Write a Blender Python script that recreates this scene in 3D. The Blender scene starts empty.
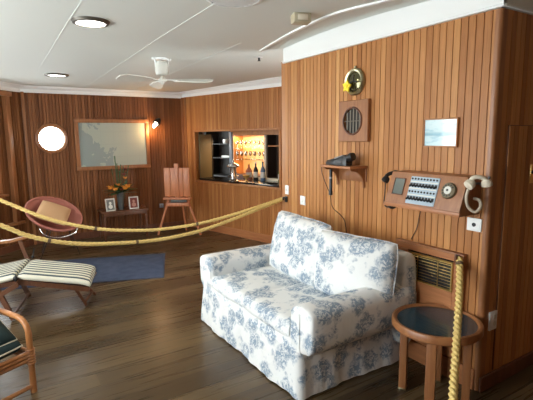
import bpy, bmesh, math, random
from mathutils import Vector, Matrix
random.seed(7)
C = bpy.context.scene.collection
PI = math.pi
V = Vector

# ------------------------------------------------------------------ materials
def new_mat(name, col=(.8,.8,.8), rough=.5, metal=0.0, spec=.5, emit=None, estr=0.0, trans=0.0, coat=0.0):
    m = bpy.data.materials.new(name); m.use_nodes = True
    b = m.node_tree.nodes['Principled BSDF']
    b.inputs['Base Color'].default_value = (*col, 1)
    b.inputs['Roughness'].default_value = rough
    b.inputs['Metallic'].default_value = metal
    b.inputs['Specular IOR Level'].default_value = spec
    b.inputs['Transmission Weight'].default_value = trans
    b.inputs['Coat Weight'].default_value = coat
    if emit: b.inputs['Emission Color'].default_value = (*emit, 1); b.inputs['Emission Strength'].default_value = estr
    return m
def nd(m, t, **kw):
    n = m.node_tree.nodes.new(t)
    for k, v in kw.items(): setattr(n, k, v)
    return n
def lk(m, a, b): m.node_tree.links.new(a, b)
def bsdf(m): return m.node_tree.nodes['Principled BSDF']
def coords(m, scale=(1,1,1), kind='Object'):
    tc = nd(m, 'ShaderNodeTexCoord'); mp = nd(m, 'ShaderNodeMapping')
    mp.inputs['Scale'].default_value = scale
    lk(m, tc.outputs[kind], mp.inputs['Vector']); return mp.outputs['Vector']
def math_n(m, op, a, b=None):
    n = nd(m, 'ShaderNodeMath', operation=op)
    for i, v in enumerate((a, b)):
        if v is None: continue
        if hasattr(v, 'links'): lk(m, v, n.inputs[i])
        else: n.inputs[i].default_value = v
    return n.outputs[0]
def ramp(m, fac, stops, interp='LINEAR'):
    r = nd(m, 'ShaderNodeValToRGB'); e = r.color_ramp; e.interpolation = interp
    while len(e.elements) < len(stops): e.elements.new(.5)
    for el, (p, c) in zip(e.elements, stops): el.position = p; el.color = (*c, 1)
    lk(m, fac, r.inputs['Fac']); return r.outputs['Color']
def mixc(m, fac, a, b, mode='MIX'):
    n = nd(m, 'ShaderNodeMix', data_type='RGBA', blend_type=mode)
    for s, v in ((n.inputs['Factor'], fac), (n.inputs['A'], a), (n.inputs['B'], b)):
        if hasattr(v, 'links'): lk(m, v, s)
        else: s.default_value = v if isinstance(v, float) else (*v, 1)
    return n.outputs['Result']
def noise(m, vec, scale, detail=3, rough=.5, dist=0.0):
    n = nd(m, 'ShaderNodeTexNoise'); n.inputs['Scale'].default_value = scale
    n.inputs['Detail'].default_value = detail; n.inputs['Roughness'].default_value = rough
    n.inputs['Distortion'].default_value = dist
    lk(m, vec, n.inputs['Vector']); return n.outputs['Fac']
def bump(m, h, strength=.2, dist=.01):
    b = nd(m, 'ShaderNodeBump'); b.inputs['Strength'].default_value = strength; b.inputs['Distance'].default_value = dist
    lk(m, h, b.inputs['Height']); lk(m, b.outputs['Normal'], bsdf(m).inputs['Normal'])

SP = .049
def board_wood(name, cols, sp=SP, rough=.38, grain=.35):
    """upright boards: every board has its own tone, with grain running up it"""
    m = new_mat(name, rough=rough, spec=.28)
    tc = nd(m, 'ShaderNodeTexCoord'); sx = nd(m, 'ShaderNodeSeparateXYZ'); lk(m, tc.outputs['Object'], sx.inputs[0])
    idx = math_n(m, 'FLOOR', math_n(m, 'DIVIDE', sx.outputs['X'], sp))
    wn = nd(m, 'ShaderNodeTexWhiteNoise', noise_dimensions='1D'); lk(m, idx, wn.inputs['W'])
    base = ramp(m, wn.outputs['Value'], cols)
    cb = nd(m, 'ShaderNodeCombineXYZ')
    lk(m, math_n(m, 'MULTIPLY', sx.outputs['X'], 60.0), cb.inputs['X'])
    lk(m, math_n(m, 'MULTIPLY', sx.outputs['Y'], 60.0), cb.inputs['Y'])
    lk(m, math_n(m, 'ADD', math_n(m, 'MULTIPLY', sx.outputs['Z'], 2.2), math_n(m, 'MULTIPLY', wn.outputs['Value'], 40.0)), cb.inputs['Z'])
    g = noise(m, cb.outputs[0], 1.6, 4, .6, .5)
    gc = ramp(m, g, [(.3, (.72,.66,.6)), (.7, (1.12,1.1,1.08))])
    lk(m, mixc(m, grain*2, base, gc, 'MULTIPLY'), bsdf(m).inputs['Base Color'])
    lk(m, math_n(m, 'ADD', math_n(m, 'MULTIPLY', g, .2), rough-.08), bsdf(m).inputs['Roughness'])
    return m
def plain_wood(name, a, b, rough=.38, sc=(30,30,3), coat=0.0):
    m = new_mat(name, rough=rough, coat=coat)
    v = coords(m, sc); g = noise(m, v, 1.0, 4, .6, .8)
    lk(m, ramp(m, g, [(.3, a), (.7, b)]), bsdf(m).inputs['Base Color'])
    return m

M = {}
M['boards'] = board_wood('varnished teak boards', [(0,(.38,.155,.050)),(.35,(.46,.205,.070)),(.7,(.53,.25,.090)),(.93,(.57,.28,.10)),(1,(.70,.40,.16))])
M['boards_bar'] = board_wood('bar wall boards', [(0,(.38,.155,.050)),(.5,(.46,.20,.068)),(1,(.56,.27,.095))])
M['boards_shaded'] = board_wood('shaded back wall boards', [(0,(.15,.055,.019)),(.5,(.21,.082,.031)),(1,(.29,.12,.048))])  # same boards darkened: the far end's weak light is put into the colour
M['teak'] = plain_wood('varnished teak trim', (.36,.145,.048), (.50,.225,.08))
M['teak_x'] = plain_wood('varnished teak rail', (.34,.125,.047), (.48,.20,.08), sc=(3,3,30))
M['redteak'] = plain_wood('red brown teak', (.25,.095,.034), (.37,.155,.058))
M['easelwood'] = plain_wood('easel board wood', (.44,.15,.06), (.60,.24,.11))
M['darkteak'] = plain_wood('dark red teak', (.10,.035,.018), (.17,.062,.03))
M['deckchair'] = plain_wood('oiled dark teak', (.09,.034,.015), (.16,.062,.028))
M['cane'] = plain_wood('honey cane', (.34,.13,.04), (.50,.21,.07), rough=.3)
M['white'] = new_mat('white gloss paint', (.90,.92,.90), .45)
M['offwhite'] = new_mat('off white plastic', (.72,.72,.66), .4)
M['cream'] = new_mat('cream plastic', (.78,.70,.55), .3)
M['beige'] = new_mat('beige plastic', (.50,.44,.30), .5)
M['grey'] = new_mat('grey metal', (.30,.30,.30), .4, .3)
M['steel'] = new_mat('polished steel', (.75,.75,.75), .2, 1)
M['galv'] = new_mat('galvanised post', (.36,.42,.50), .45, .5)
M['brass'] = new_mat('brass', (.78,.55,.20), .28, 1)
M['oldbrass'] = new_mat('darkened brass', (.48,.44,.28), .3, 1)
M['black'] = new_mat('black bakelite', (.012,.013,.014), .35)
M['void'] = new_mat('dark interior paint', (.02,.018,.016), .7)
M['brownvoid'] = new_mat('dark brown laminate', (.05,.028,.018), .5)
M['switchplate'] = new_mat('pale blue enamel plate', (.42,.52,.60), .4)
M['screen'] = new_mat('grey green display', (.10,.12,.105), .25)
M['yellow'] = new_mat('yellow lacquer', (.95,.72,.03), .35)
M['green'] = new_mat('leaf green', (.03,.09,.025), .4)
M['orange'] = new_mat('orange petals', (.75,.28,.03), .5)
M['darkred'] = new_mat('dark red petals', (.16,.03,.02), .5)
M['pewter'] = new_mat('grey glazed vase', (.08,.085,.08), .4)
M['pink'] = new_mat('coral upholstery', (.38,.13,.095), .8)
M['tan'] = new_mat('tan cushion cloth', (.55,.33,.17), .9)
M['darkgreen'] = new_mat('dark green cushion cloth', (.010,.030,.032), .85)
M['piping'] = new_mat('cream piping', (.60,.56,.44), .8)
M['tape'] = new_mat('dark whipping twine', (.14,.09,.05), .8)
M['cord'] = new_mat('dark cord', (.10,.05,.03), .7)
M['creamcord'] = new_mat('cream cord', (.50,.42,.32), .5)
M['glass'] = new_mat('clear glass', (1,1,1), .02, trans=1.0); bsdf(M['glass']).inputs['IOR'].default_value = 1.45
M['lampglow'] = new_mat('lamp diffuser', (1,1,1), .5, emit=(1,.97,.90), estr=9)
M['bulb'] = new_mat('lit bulb', (1,1,1), .5, emit=(1,.80,.55), estr=25)
M['tabletop'] = new_mat('dark glass top painted sky-reflection blue', (.012,.042,.065), .22, coat=.3)  # blue of the reflected sky is put into the base colour
M['dialglass'] = new_mat('green brown mirror glass', (.16,.15,.08), .12, .8)
M['photo_sky'] = None
M['gravy'] = new_mat('black counter', (.012,.012,.012), .12)

# ceiling paint
m = new_mat('ceiling paint', (.74,.77,.72), .62, spec=.3); M['ceiling'] = m
g = noise(m, coords(m, (1,1,1)), 1.5, 2); bump(m, g, .05, .02)
# floor planks run along x
m = new_mat('brown plank floor', rough=.35, spec=.38); M['floor'] = m
tc = nd(m, 'ShaderNodeTexCoord'); sx = nd(m, 'ShaderNodeSeparateXYZ'); lk(m, tc.outputs['Object'], sx.inputs[0])
row = math_n(m, 'FLOOR', math_n(m, 'DIVIDE', sx.outputs['Y'], .187))
wn = nd(m, 'ShaderNodeTexWhiteNoise', noise_dimensions='1D'); lk(m, row, wn.inputs['W'])
xs = math_n(m, 'ADD', sx.outputs['X'], math_n(m, 'MULTIPLY', wn.outputs['Value'], 7.0))
col = math_n(m, 'FLOOR', math_n(m, 'DIVIDE', xs, 2.4))
wn2 = nd(m, 'ShaderNodeTexWhiteNoise', noise_dimensions='2D'); cb = nd(m, 'ShaderNodeCombineXYZ'); lk(m, row, cb.inputs['X']); lk(m, col, cb.inputs['Y']); lk(m, cb.outputs[0], wn2.inputs['Vector'])
base = ramp(m, wn2.outputs['Value'], [(0,(.056,.034,.015)), (.4,(.080,.051,.023)), (.8,(.115,.076,.036)), (1,(.14,.094,.045))])
cb2 = nd(m, 'ShaderNodeCombineXYZ'); lk(m, math_n(m, 'MULTIPLY', xs, 1.3), cb2.inputs['X']); lk(m, math_n(m, 'MULTIPLY', sx.outputs['Y'], 26.0), cb2.inputs['Y']); lk(m, wn2.outputs['Value'], cb2.inputs['Z'])
gr = noise(m, cb2.outputs[0], 1.0, 5, .6, .4)
c1 = mixc(m, 1.0, base, ramp(m, gr, [(.3,(.68,.66,.64)), (.7,(1.2,1.18,1.16))]), 'MULTIPLY')
fr = math_n(m, 'FRACT', math_n(m, 'DIVIDE', sx.outputs['Y'], .187))
seam = math_n(m, 'LESS_THAN', fr, .03)
lk(m, mixc(m, seam, c1, (.03,.02,.013)), bsdf(m).inputs['Base Color'])
lk(m, math_n(m, 'ADD', math_n(m, 'MULTIPLY', gr, .22), .18), bsdf(m).inputs['Roughness'])
bump(m, gr, .12, .004)
# rug
m = new_mat('navy grey rug', rough=.95, spec=.1); M['rug'] = m
v = coords(m); g = noise(m, v, 9, 4); 
lk(m, ramp(m, g, [(.35,(.055,.072,.12)), (.65,(.08,.10,.16))]), bsdf(m).inputs['Base Color'])
bump(m, noise(m, v, 300, 2), .5, .003)
M['rugedge'] = new_mat('rug border', (.05,.06,.10), .95)
# toile fabric: blue floral sprigs on white
m = new_mat('blue toile slipcover', rough=.85, spec=.2); M['toile'] = m
v = coords(m)
wob = nd(m, 'ShaderNodeTexNoise'); wob.inputs['Scale'].default_value = 14; lk(m, v, wob.inputs['Vector'])
vm = nd(m, 'ShaderNodeVectorMath', operation='MULTIPLY_ADD'); lk(m, wob.outputs['Color'], vm.inputs[0]); vm.inputs[1].default_value = (.10,.10,.10); lk(m, v, vm.inputs[2])
vo = nd(m, 'ShaderNodeTexVoronoi'); vo.inputs['Scale'].default_value = 7.2; vo.inputs['Randomness'].default_value = .8; lk(m, vm.outputs[0], vo.inputs['Vector'])
big0 = math_n(m, 'SUBTRACT', vo.outputs['Distance'], math_n(m, 'MULTIPLY', noise(m, v, 13, 3, .6, .8), .55))
big = ramp(m, big0, [(.12,(1,1,1)), (.30,(0,0,0))])
leaf = noise(m, v, 38, 3, .62, 1.4)
lf = ramp(m, leaf, [(.40,(.12,.12,.12)), (.53,(1,1,1))])
a_ = mixc(m, 1.0, big, lf, 'MULTIPLY')
vo2 = nd(m, 'ShaderNodeTexVoronoi'); vo2.inputs['Scale'].default_value = 15; lk(m, vm.outputs[0], vo2.inputs['Vector'])
sm_ = ramp(m, vo2.outputs['Distance'], [(.20,(.6,.6,.6)), (.36,(0,0,0))])
gate = ramp(m, noise(m, v, 6.5, 2), [(.46,(0,0,0)), (.54,(1,1,1))])
b_ = mixc(m, 1.0, mixc(m, 1.0, sm_, gate, 'MULTIPLY'), ramp(m, noise(m, v, 60, 2), [(.35,(.2,.2,.2)), (.55,(1,1,1))]), 'MULTIPLY')
tot = mixc(m, 1.0, a_, b_, 'LIGHTEN')
lk(m, mixc(m, tot, (.78,.79,.775), (.26,.335,.42)), bsdf(m).inputs['Base Color'])
n2 = noise(m, coords(m, (1,1,1)), 7, 3, .55, .6); bump(m, n2, .35, .03)
# rope
M['rope'] = new_mat('golden rope', (.66,.47,.15), .5)
m = M['rope']; g = noise(m, coords(m), 120, 3)
lk(m, ramp(m, g, [(.3,(.66,.45,.13)), (.7,(.86,.65,.25))]), bsdf(m).inputs['Base Color'])
# striped lounger cushion: stripes across local Y
m = new_mat('cream and navy striped canvas', rough=.85); M['stripe'] = m
tc = nd(m, 'ShaderNodeTexCoord'); sx = nd(m, 'ShaderNodeSeparateXYZ'); lk(m, tc.outputs['Object'], sx.inputs[0])
fr = math_n(m, 'FRACT', math_n(m, 'DIVIDE', sx.outputs['Y'], .066))
lk(m, ramp(m, fr, [(0,(.74,.72,.58)), (.46,(.02,.03,.045)), (.62,(.16,.22,.24)),(.70,(.02,.03,.045)),(.88,(.74,.72,.58))], 'CONSTANT'), bsdf(m).inputs['Base Color'])
# chart on the back wall (pale land and sea shapes)
m = new_mat('pale sea chart', rough=.25); M['chart'] = m
v = coords(m); n1 = noise(m, v, 2.6, 6, .6, .5)
sx = nd(m, 'ShaderNodeSeparateXYZ'); lk(m, v, sx.inputs[0])
land = math_n(m, 'MULTIPLY', math_n(m, 'GREATER_THAN', math_n(m, 'ADD', n1, math_n(m, 'MULTIPLY', sx.outputs['X'], -.35)), .60), 1.0)
c = mixc(m, land, (.40,.44,.37), (.28,.33,.31))
gx = math_n(m, 'LESS_THAN', math_n(m, 'FRACT', math_n(m, 'MULTIPLY', sx.outputs['X'], 5.0)), .03)
gz = math_n(m, 'LESS_THAN', math_n(m, 'FRACT', math_n(m, 'MULTIPLY', sx.outputs['Z'], 5.0)), .03)
c = mixc(m, math_n(m, 'MULTIPLY', math_n(m, 'MAXIMUM', gx, gz), .25), c, (.30,.33,.30))
lk(m, c, bsdf(m).inputs['Base Color'])
# harbour print, pale cyan of the window's glare put into its colours
m = new_mat('harbour print with painted window glare', rough=.12, coat=.6); M['print'] = m
v = coords(m, (1,1,1)); sx = nd(m, 'ShaderNodeSeparateXYZ'); lk(m, v, sx.inputs[0])
n1 = noise(m, coords(m, (12,12,40)), 1.0, 4, .6)
bandf = ramp(m, math_n(m, 'ADD', math_n(m, 'MULTIPLY', sx.outputs['Z'], 5.0), .5), [(0,(.66,.86,.90)), (.38,(.66,.86,.90)), (.43,(.30,.55,.66)), (.50,(.40,.64,.72)), (.54,(.66,.86,.90)), (1,(.74,.90,.92))])
lk(m, mixc(m, ramp(m, n1, [(.5,(0,0,0)), (.65,(.5,.5,.5))]), bandf, (.25,.55,.68)), bsdf(m).inputs['Base Color'])
# warm mirror backing of the glass shelves
M['amber'] = new_mat('amber bar backing', (.80,.48,.22), .35)
M['dimpanel'] = new_mat('olive brown panel', (.14,.11,.055), .5)
M['dullbar'] = new_mat('dull grey brown bars', (.16,.13,.09), .5)
M['dialmetal'] = new_mat('dark bronze dial', (.16,.13,.08), .35, .6)
M['rimmetal'] = new_mat('dull bronze lamp rim', (.12,.11,.09), .4, .5)
M['paper'] = new_mat('photo mount', (.62,.60,.55), .6)
M['photo_grey'] = new_mat('grey portrait photo', (.14,.15,.14), .3)
M['photo_pink'] = new_mat('portrait face tone', (.42,.20,.15), .4)

# ------------------------------------------------------------------ mesh helpers
def box(bm, x0, x1, y0, y1, z0, z1, bev=0.0, mat=None, seg=2):
    r = bmesh.ops.create_cube(bm, size=1.0)
    vs = r['verts']
    for v in vs: v.co = V(((x0+x1)/2 + v.co.x*(x1-x0), (y0+y1)/2 + v.co.y*(y1-y0), (z0+z1)/2 + v.co.z*(z1-z0)))
    if bev:
        es = list({e for v in vs for e in v.link_edges})
        r = bmesh.ops.bevel(bm, geom=es, offset=bev, segments=seg, profile=.5, affect='EDGES')
        vs = list({v for f in r['faces'] for v in f.verts} | {v for v in vs if v.is_valid})
    if mat is not None: bmesh.ops.transform(bm, matrix=mat, verts=vs)
    return vs
def beam(bm, a, b, w, h, up=V((0,0,1)), bev=.002):
    """rectangular bar from a to b; w across, h along up"""
    a = V(a); b = V(b); d = (b-a); L = d.length; d.normalize()
    s = d.cross(up)
    if s.length < 1e-4: s = d.cross(V((1,0,0)))
    s.normalize(); u = s.cross(d)
    mt = Matrix((( d.x, s.x, u.x, a.x), (d.y, s.y, u.y, a.y), (d.z, s.z, u.z, a.z), (0,0,0,1)))
    return box(bm, 0, L, -w/2, w/2, -h/2, h/2, bev, mt, 1)
def rings(bm, rs, cap=True, closed=False):
    R = [[bm.verts.new(p) for p in ring] for ring in rs]; n = len(R[0])
    for i in range(len(R) - (0 if closed else 1)):
        A, B = R[i], R[(i+1) % len(R)]
        for k in range(n): bm.faces.new((A[k], A[(k+1) % n], B[(k+1) % n], B[k]))
    if cap and not closed:
        bm.faces.new(list(reversed(R[0]))); bm.faces.new(R[-1])
    return R
def frames(pts, closed=False):
    pts = [V(p) for p in pts]; out = []; n = len(pts); prev = None
    for i in range(n):
        if closed: t = pts[(i+1) % n] - pts[i-1]
        else: t = pts[min(i+1, n-1)] - pts[max(i-1, 0)]
        t.normalize()
        if prev is None:
            s = t.cross(V((0,0,1)))
            if s.length < 1e-3: s = t.cross(V((1,0,0)))
        else: s = prev - t*prev.dot(t)
        s.normalize(); prev = s; out.append((pts[i], s, t.cross(s)))
    return out
def tube(bm, pts, r, seg=8, closed=False):
    fs = frames(pts, closed); rr = r if isinstance(r, (list, tuple)) else [r]*len(fs)
    rings(bm, [[p + (s*math.cos(2*PI*k/seg) + u*math.sin(2*PI*k/seg))*q for k in range(seg)] for (p, s, u), q in zip(fs, rr)], closed=closed)
def cyl(bm, a, b, r0, r1=None, seg=20): tube(bm, [a, b], [r0, r0 if r1 is None else r1], seg)
def lathe(bm, prof, o=(0,0,0), axis=(0,0,1), seg=24, ring=False):
    o = V(o); a = V(axis).normalized(); s = a.cross(V((0,0,1)))
    if s.length < 1e-3: s = V((1,0,0))
    s.normalize(); u = a.cross(s)
    rings(bm, [[o + a*h + (s*math.cos(2*PI*k/seg) + u*math.sin(2*PI*k/seg))*max(r, 1e-4) for k in range(seg)] for r, h in prof], closed=ring)
def sphere(bm, c, r, sc=(1,1,1), seg=12):
    r_ = bmesh.ops.create_uvsphere(bm, u_segments=seg, v_segments=max(6, seg*2//3), radius=r)
    for v in r_['verts']: v.co = V((v.co.x*sc[0], v.co.y*sc[1], v.co.z*sc[2])) + V(c)
    return r_['verts']
def smooth_path(pts, n=8, closed=False):
    pts = [V(p) for p in pts]; out = []; N = len(pts)
    rng = range(N if closed else N-1)
    for i in rng:
        if closed: p0, p1, p2, p3 = pts[i-1], pts[i], pts[(i+1) % N], pts[(i+2) % N]
        else: p0, p1, p2, p3 = pts[max(i-1,0)], pts[i], pts[i+1], pts[min(i+2,N-1)]
        for k in range(n):
            t = k/n
            out.append(.5*((2*p1) + (p2-p0)*t + (2*p0-5*p1+4*p2-p3)*t*t + (3*p1-p0-3*p2+p3)*t**3))
    if not closed: out.append(pts[-1])
    return out
def extrude_poly(bm, poly, d):
    """polygon (list of 3D points) extruded by vector d"""
    d = V(d); rings(bm, [[V(p) for p in poly], [V(p)+d for p in poly]])
def cushion(bm, w, h, t, edge=.35, n=14, p=2.6, corner=.05, mat=Matrix(), sag=0.0, seed=0):
    """stuffed cushion, w along x, h along z, thickness t along y; rounded corners, puffed middle"""
    rnd = random.Random(seed); ph = [rnd.uniform(0, 6) for _ in range(4)]
    def P(i, k, s):
        u = -1 + 2*i/n; v = -1 + 2*k/n
        cu = u*(1 - corner*abs(v)**4 - .02*(1-abs(v)**2)*0); cv = v*(1 - corner*abs(u)**4)
        f = edge + (1-edge)*((1-abs(u)**p)*(1-abs(v)**p))**.45
        wob = 1 + .06*math.sin(3*u+ph[0])*math.sin(4*v+ph[1])
        return V((cu*w/2, s*t/2*f*wob, cv*h/2 - sag*(1-abs(u))*(v+1)/2))
    G = {s: [[bm.verts.new(mat @ P(i, k, s)) for k in range(n+1)] for i in range(n+1)] for s in (-1, 1)}
    for s in (-1, 1):
        for i in range(n):
            for k in range(n):
                q = (G[s][i][k], G[s][i+1][k], G[s][i+1][k+1], G[s][i][k+1])
                bm.faces.new(q if s < 0 else tuple(reversed(q)))
    loop = [(i, 0) for i in range(n)] + [(n, k) for k in range(n)] + [(n-i, n) for i in range(n)] + [(0, n-k) for k in range(n)]
    mid = []
    for a in range(len(loop)):
        i, k = loop[a]; A = G[-1][i][k].co; B = G[1][i][k].co; c = (A+B)/2
        cc = mat @ V((0,0,0)); out = (c-cc).normalized()
        mid.append(bm.verts.new(c + out*t*edge*.28))
    for a in range(len(loop)):
        b = (a+1) % len(loop); i, k = loop[a]; i2, k2 = loop[b]
        bm.faces.new((G[-1][i][k], mid[a], mid[b], G[-1][i2][k2])); bm.faces.new((mid[a], G[1][i][k], G[1][i2][k2], mid[b]))
    return [v.co.copy() for v in mid]

def finish(bm, smooth=None):
    bmesh.ops.remove_doubles(bm, verts=bm.verts, dist=1e-5)
    bmesh.ops.recalc_face_normals(bm, faces=bm.faces)
def obj(name, bm, mat, parent=None, smooth=40, world=False, loc=None, rotz=0.0, subsurf=0):
    finish(bm)
    if world and parent is not None:
        q = parent; T = Matrix()
        while q is not None: T = Matrix.Translation(q.location) @ Matrix.Rotation(q.rotation_euler.z, 4, 'Z') @ T; q = q.parent
        bmesh.ops.transform(bm, matrix=T.inverted(), verts=bm.verts)
    me = bpy.data.meshes.new(name); bm.to_mesh(me); bm.free()
    for mm in (mat if isinstance(mat, list) else [mat]): me.materials.append(mm)
    if smooth:
        for p in me.polygons: p.use_smooth = True
        me.set_sharp_from_angle(angle=math.radians(smooth))
    o = bpy.data.objects.new(name, me); C.objects.link(o)
    if parent is not None: o.parent = parent
    if loc is not None: o.location = loc
    o.rotation_euler = (0, 0, rotz)
    if subsurf:
        s = o.modifiers.new('subsurf', 'SUBSURF'); s.levels = subsurf; s.render_levels = subsurf
    return o
def origin_to(o, p):
    """move an object's origin to world point p (parentless, unrotated)"""
    p = V(p); o.data.transform(Matrix.Translation(-p)); o.location = p; return o
def tag(o, label, cat, group=None, kind=None):
    o['label'] = label; o['category'] = cat
    if group: o['group'] = group
    if kind: o['kind'] = kind
    return o
def thing(name, label, cat, loc=(0,0,0), rotz=0, group=None):
    o = bpy.data.objects.new(name, None); o.empty_display_size = .05; C.objects.link(o)
    o.location = loc; o.rotation_euler = (0, 0, rotz); return tag(o, label, cat, group)
def struct(o): o['kind'] = 'structure'; return o
def copy_tree(o, parent=None):
    c = o.copy(); C.objects.link(c)
    if parent is not None: c.parent = parent
    for ch in [x for x in bpy.data.objects if x.parent == o]: copy_tree(ch, c)
    return c
def B(): return bmesh.new()

# ------------------------------------------------------------------ room shell
def boolean_cut(o, cutters):
    for cbm in cutters:
        me = bpy.data.meshes.new('cut'); finish(cbm); cbm.to_mesh(me); cbm.free()
        c = bpy.data.objects.new('cut', me); C.objects.link(c)
        c.matrix_world = o.matrix_world
        c.location = o.location; c.rotation_euler = o.rotation_euler
        md = o.modifiers.new('b', 'BOOLEAN'); md.operation = 'DIFFERENCE'; md.solver = 'EXACT'; md.object = c
        bpy.context.view_layer.update()
        ev = o.evaluated_get(bpy.context.evaluated_depsgraph_get())
        nm = bpy.data.meshes.new_from_object(ev); o.modifiers.clear()
        old = o.data; o.data = nm; bpy.data.meshes.remove(old)
        bpy.data.objects.remove(c); bpy.data.meshes.remove(me)
def board_wall(name, org, rotz, L, z0, z1, mat, thick=.06, sp=SP, gap=.0056, dep=.010, holes=(), off=0.0):
    """wall of upright boards with real grooves; local x along it, local -y into the room"""
    prof = [(0, 0)]; k = 1
    while k*sp < L - .004:
        x = k*sp; prof += [(x-gap/2, 0), (x-gap/4, dep), (x+gap/4, dep), (x+gap/2, 0)]; k += 1
    prof += [(L, 0), (L, thick), (0, thick)]
    bm = B(); extrude_poly(bm, [(x, y, z0) for x, y in prof], (0, 0, z1-z0))
    o = obj(name, bm, mat, smooth=None, loc=(org[0], org[1], 0), rotz=rotz)
    boolean_cut(o, holes); return struct(o)

RB = math.atan2(-.9668, .2554)
# near panelled wall: face at x = 2.45, from y = 3.55 to y = 1.44
board_wall('wall_right', (2.45, 3.55), -PI/2, 2.075, 0, 2.31, M['boards'])
bm = B()   # rounded corner board
pf = [(2.45, 1.475), (2.45, 1.462), (2.454, 1.448), (2.464, 1.441), (2.476, 1.44), (2.51, 1.44), (2.51, 1.475)]
extrude_poly(bm, [(x, y, 0) for x, y in pf], (0, 0, 2.31)); struct(obj('trim_1', bm, M['redteak']))
board_wall('wall_alcove', (2.51, 1.44), 0, 2.0, 0, 2.31, M['boards'])
bm = B(); box(bm, 2.45, 2.51, 3.55, 3.61, 0, 2.31); struct(obj('trim_2', bm, M['teak']))
def holebox(x0, x1, z0, z1):
    bm = B(); box(bm, x0, x1, -.1, .3, z0, z1); return bm
# bar wall, from the back corner towards the viewer; service opening cut in it
U0 = .52    # local x of the reference point (3.05, 6.9)
org_bar = (3.05-.2554*U0, 6.9+.9668*U0)
board_wall('wall_bar', org_bar, RB, 4.1, 0, 2.30, M['boards_bar'], holes=[holebox(U0-.19, U0+1.745, .86, 1.69)], thick=.05, gap=.012)
# back wall with the porthole
bm = B(); cyl(bm, (.795-.42, -.1, 1.603), (.795-.42, .3, 1.603), .188, seg=40)
board_wall('wall_back', (.42, 7.4), 0, 2.52, 0, 2.285, M['boards_shaded'], sp=.046, gap=.012, holes=[bm], thick=.07)
# angled far left wall with a tall window
LD = 3.13
board_wall('wall_far_left', (-1.8, 5.2), math.atan2(2.2, 2.22), LD, 0, 2.285, M['boards_shaded'], sp=.046, gap=.012, holes=[holebox(LD-1.3, LD-.55, .9, 2.05)], thick=.07)
def plain_wall(name, org, rotz, L, holes, mat):
    bm = B(); box(bm, 0, L, 0, .08, 0, 2.42); o = obj(name, bm, mat, smooth=None, loc=(*org, 0), rotz=rotz)
    boolean_cut(o, holes); return struct(o)
WIN_L = [(2.75, 4.3), (4.5, 5.6), (5.8, 6.9)]
plain_wall('wall_left', (-1.8, -2.0), PI/2, 7.2, [holebox(a, b, .75, 2.15) for a, b in WIN_L], M['teak'])
WIN_F = []
plain_wall('wall_front', (4.5, -2.0), PI, 6.3, [holebox(a, b, .85, 2.1) for a, b in WIN_F], M['teak'])
plain_wall('wall_near_right', (4.5, 1.44), -PI/2, 3.44, [], M['teak'])
# windows: frame, glazing bar and pane in each opening
def window(n, org, rotz, x0, x1, z0, z1, mat, sill=True, mull=True):
    bm = B(); f = .055
    for a in ((x0-f, x1+f, z1, z1+f), (x0-f, x1+f, z0-f, z0), (x0-f, x0, z0, z1), (x1, x1+f, z0, z1)):
        box(bm, a[0], a[1], -.03, .05, a[2], a[3], .004)
    if mull: box(bm, (x0+x1)/2-.02, (x0+x1)/2+.02, .02, .05, z0, z1)
    o = struct(obj('window_%d' % n, bm, mat, loc=(*org, 0), rotz=rotz))
    if sill:
        s = B(); box(s, x0-.08, x1+.08, -.10, .03, z0-f-.03, z0-f, .005); obj('window_sill', s, mat, o)
    g = B(); box(g, x0, x1, .045, .05, z0, z1); obj('window_pane', g, M['pane'], o, smooth=None)
    return o
mp = bpy.data.materials.new('window glass'); mp.use_nodes = True; M['pane'] = mp     # thin pane: mostly clear, a little mirror
nt = mp.node_tree; nt.nodes.clear()
out = nt.nodes.new('ShaderNodeOutputMaterial'); tr = nt.nodes.new('ShaderNodeBsdfTransparent'); gl = nt.nodes.new('ShaderNodeBsdfGlossy')
gl.inputs['Roughness'].default_value = .02; mx = nt.nodes.new('ShaderNodeMixShader'); mx.inputs[0].default_value = .05
nt.links.new(tr.outputs[0], mx.inputs[1]); nt.links.new(gl.outputs[0], mx.inputs[2]); nt.links.new(mx.outputs[0], out.inputs[0])
def thin(name, tint, gloss, rough=.05):
    m_ = bpy.data.materials.new(name); m_.use_nodes = True; t_ = m_.node_tree; t_.nodes.clear()
    o_ = t_.nodes.new('ShaderNodeOutputMaterial'); a = t_.nodes.new('ShaderNodeBsdfTransparent'); b = t_.nodes.new('ShaderNodeBsdfGlossy'); x = t_.nodes.new('ShaderNodeMixShader')
    a.inputs[0].default_value = (*tint, 1); b.inputs['Roughness'].default_value = rough; x.inputs[0].default_value = gloss
    t_.links.new(a.outputs[0], x.inputs[1]); t_.links.new(b.outputs[0], x.inputs[2]); t_.links.new(x.outputs[0], o_.inputs[0]); return m_
M['shelfglass'] = thin('glass shelf', (.86,.90,.86), .15); M['wineglass'] = thin('thin wine glass', (.80,.80,.80), .22)
window(1, (-1.8, 5.2), math.atan2(2.2, 2.22), LD-1.3, LD-.55, .9, 2.05, M['redteak'])
for i, (a, b) in enumerate(WIN_L): window(2+i, (-1.8, -2.0), PI/2, a, b, .75, 2.15, M['teak'])
for i, (a, b) in enumerate(WIN_F): window(6+i, (4.5, -2.0), PI, a, b, .85, 2.1, M['teak'])
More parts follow.
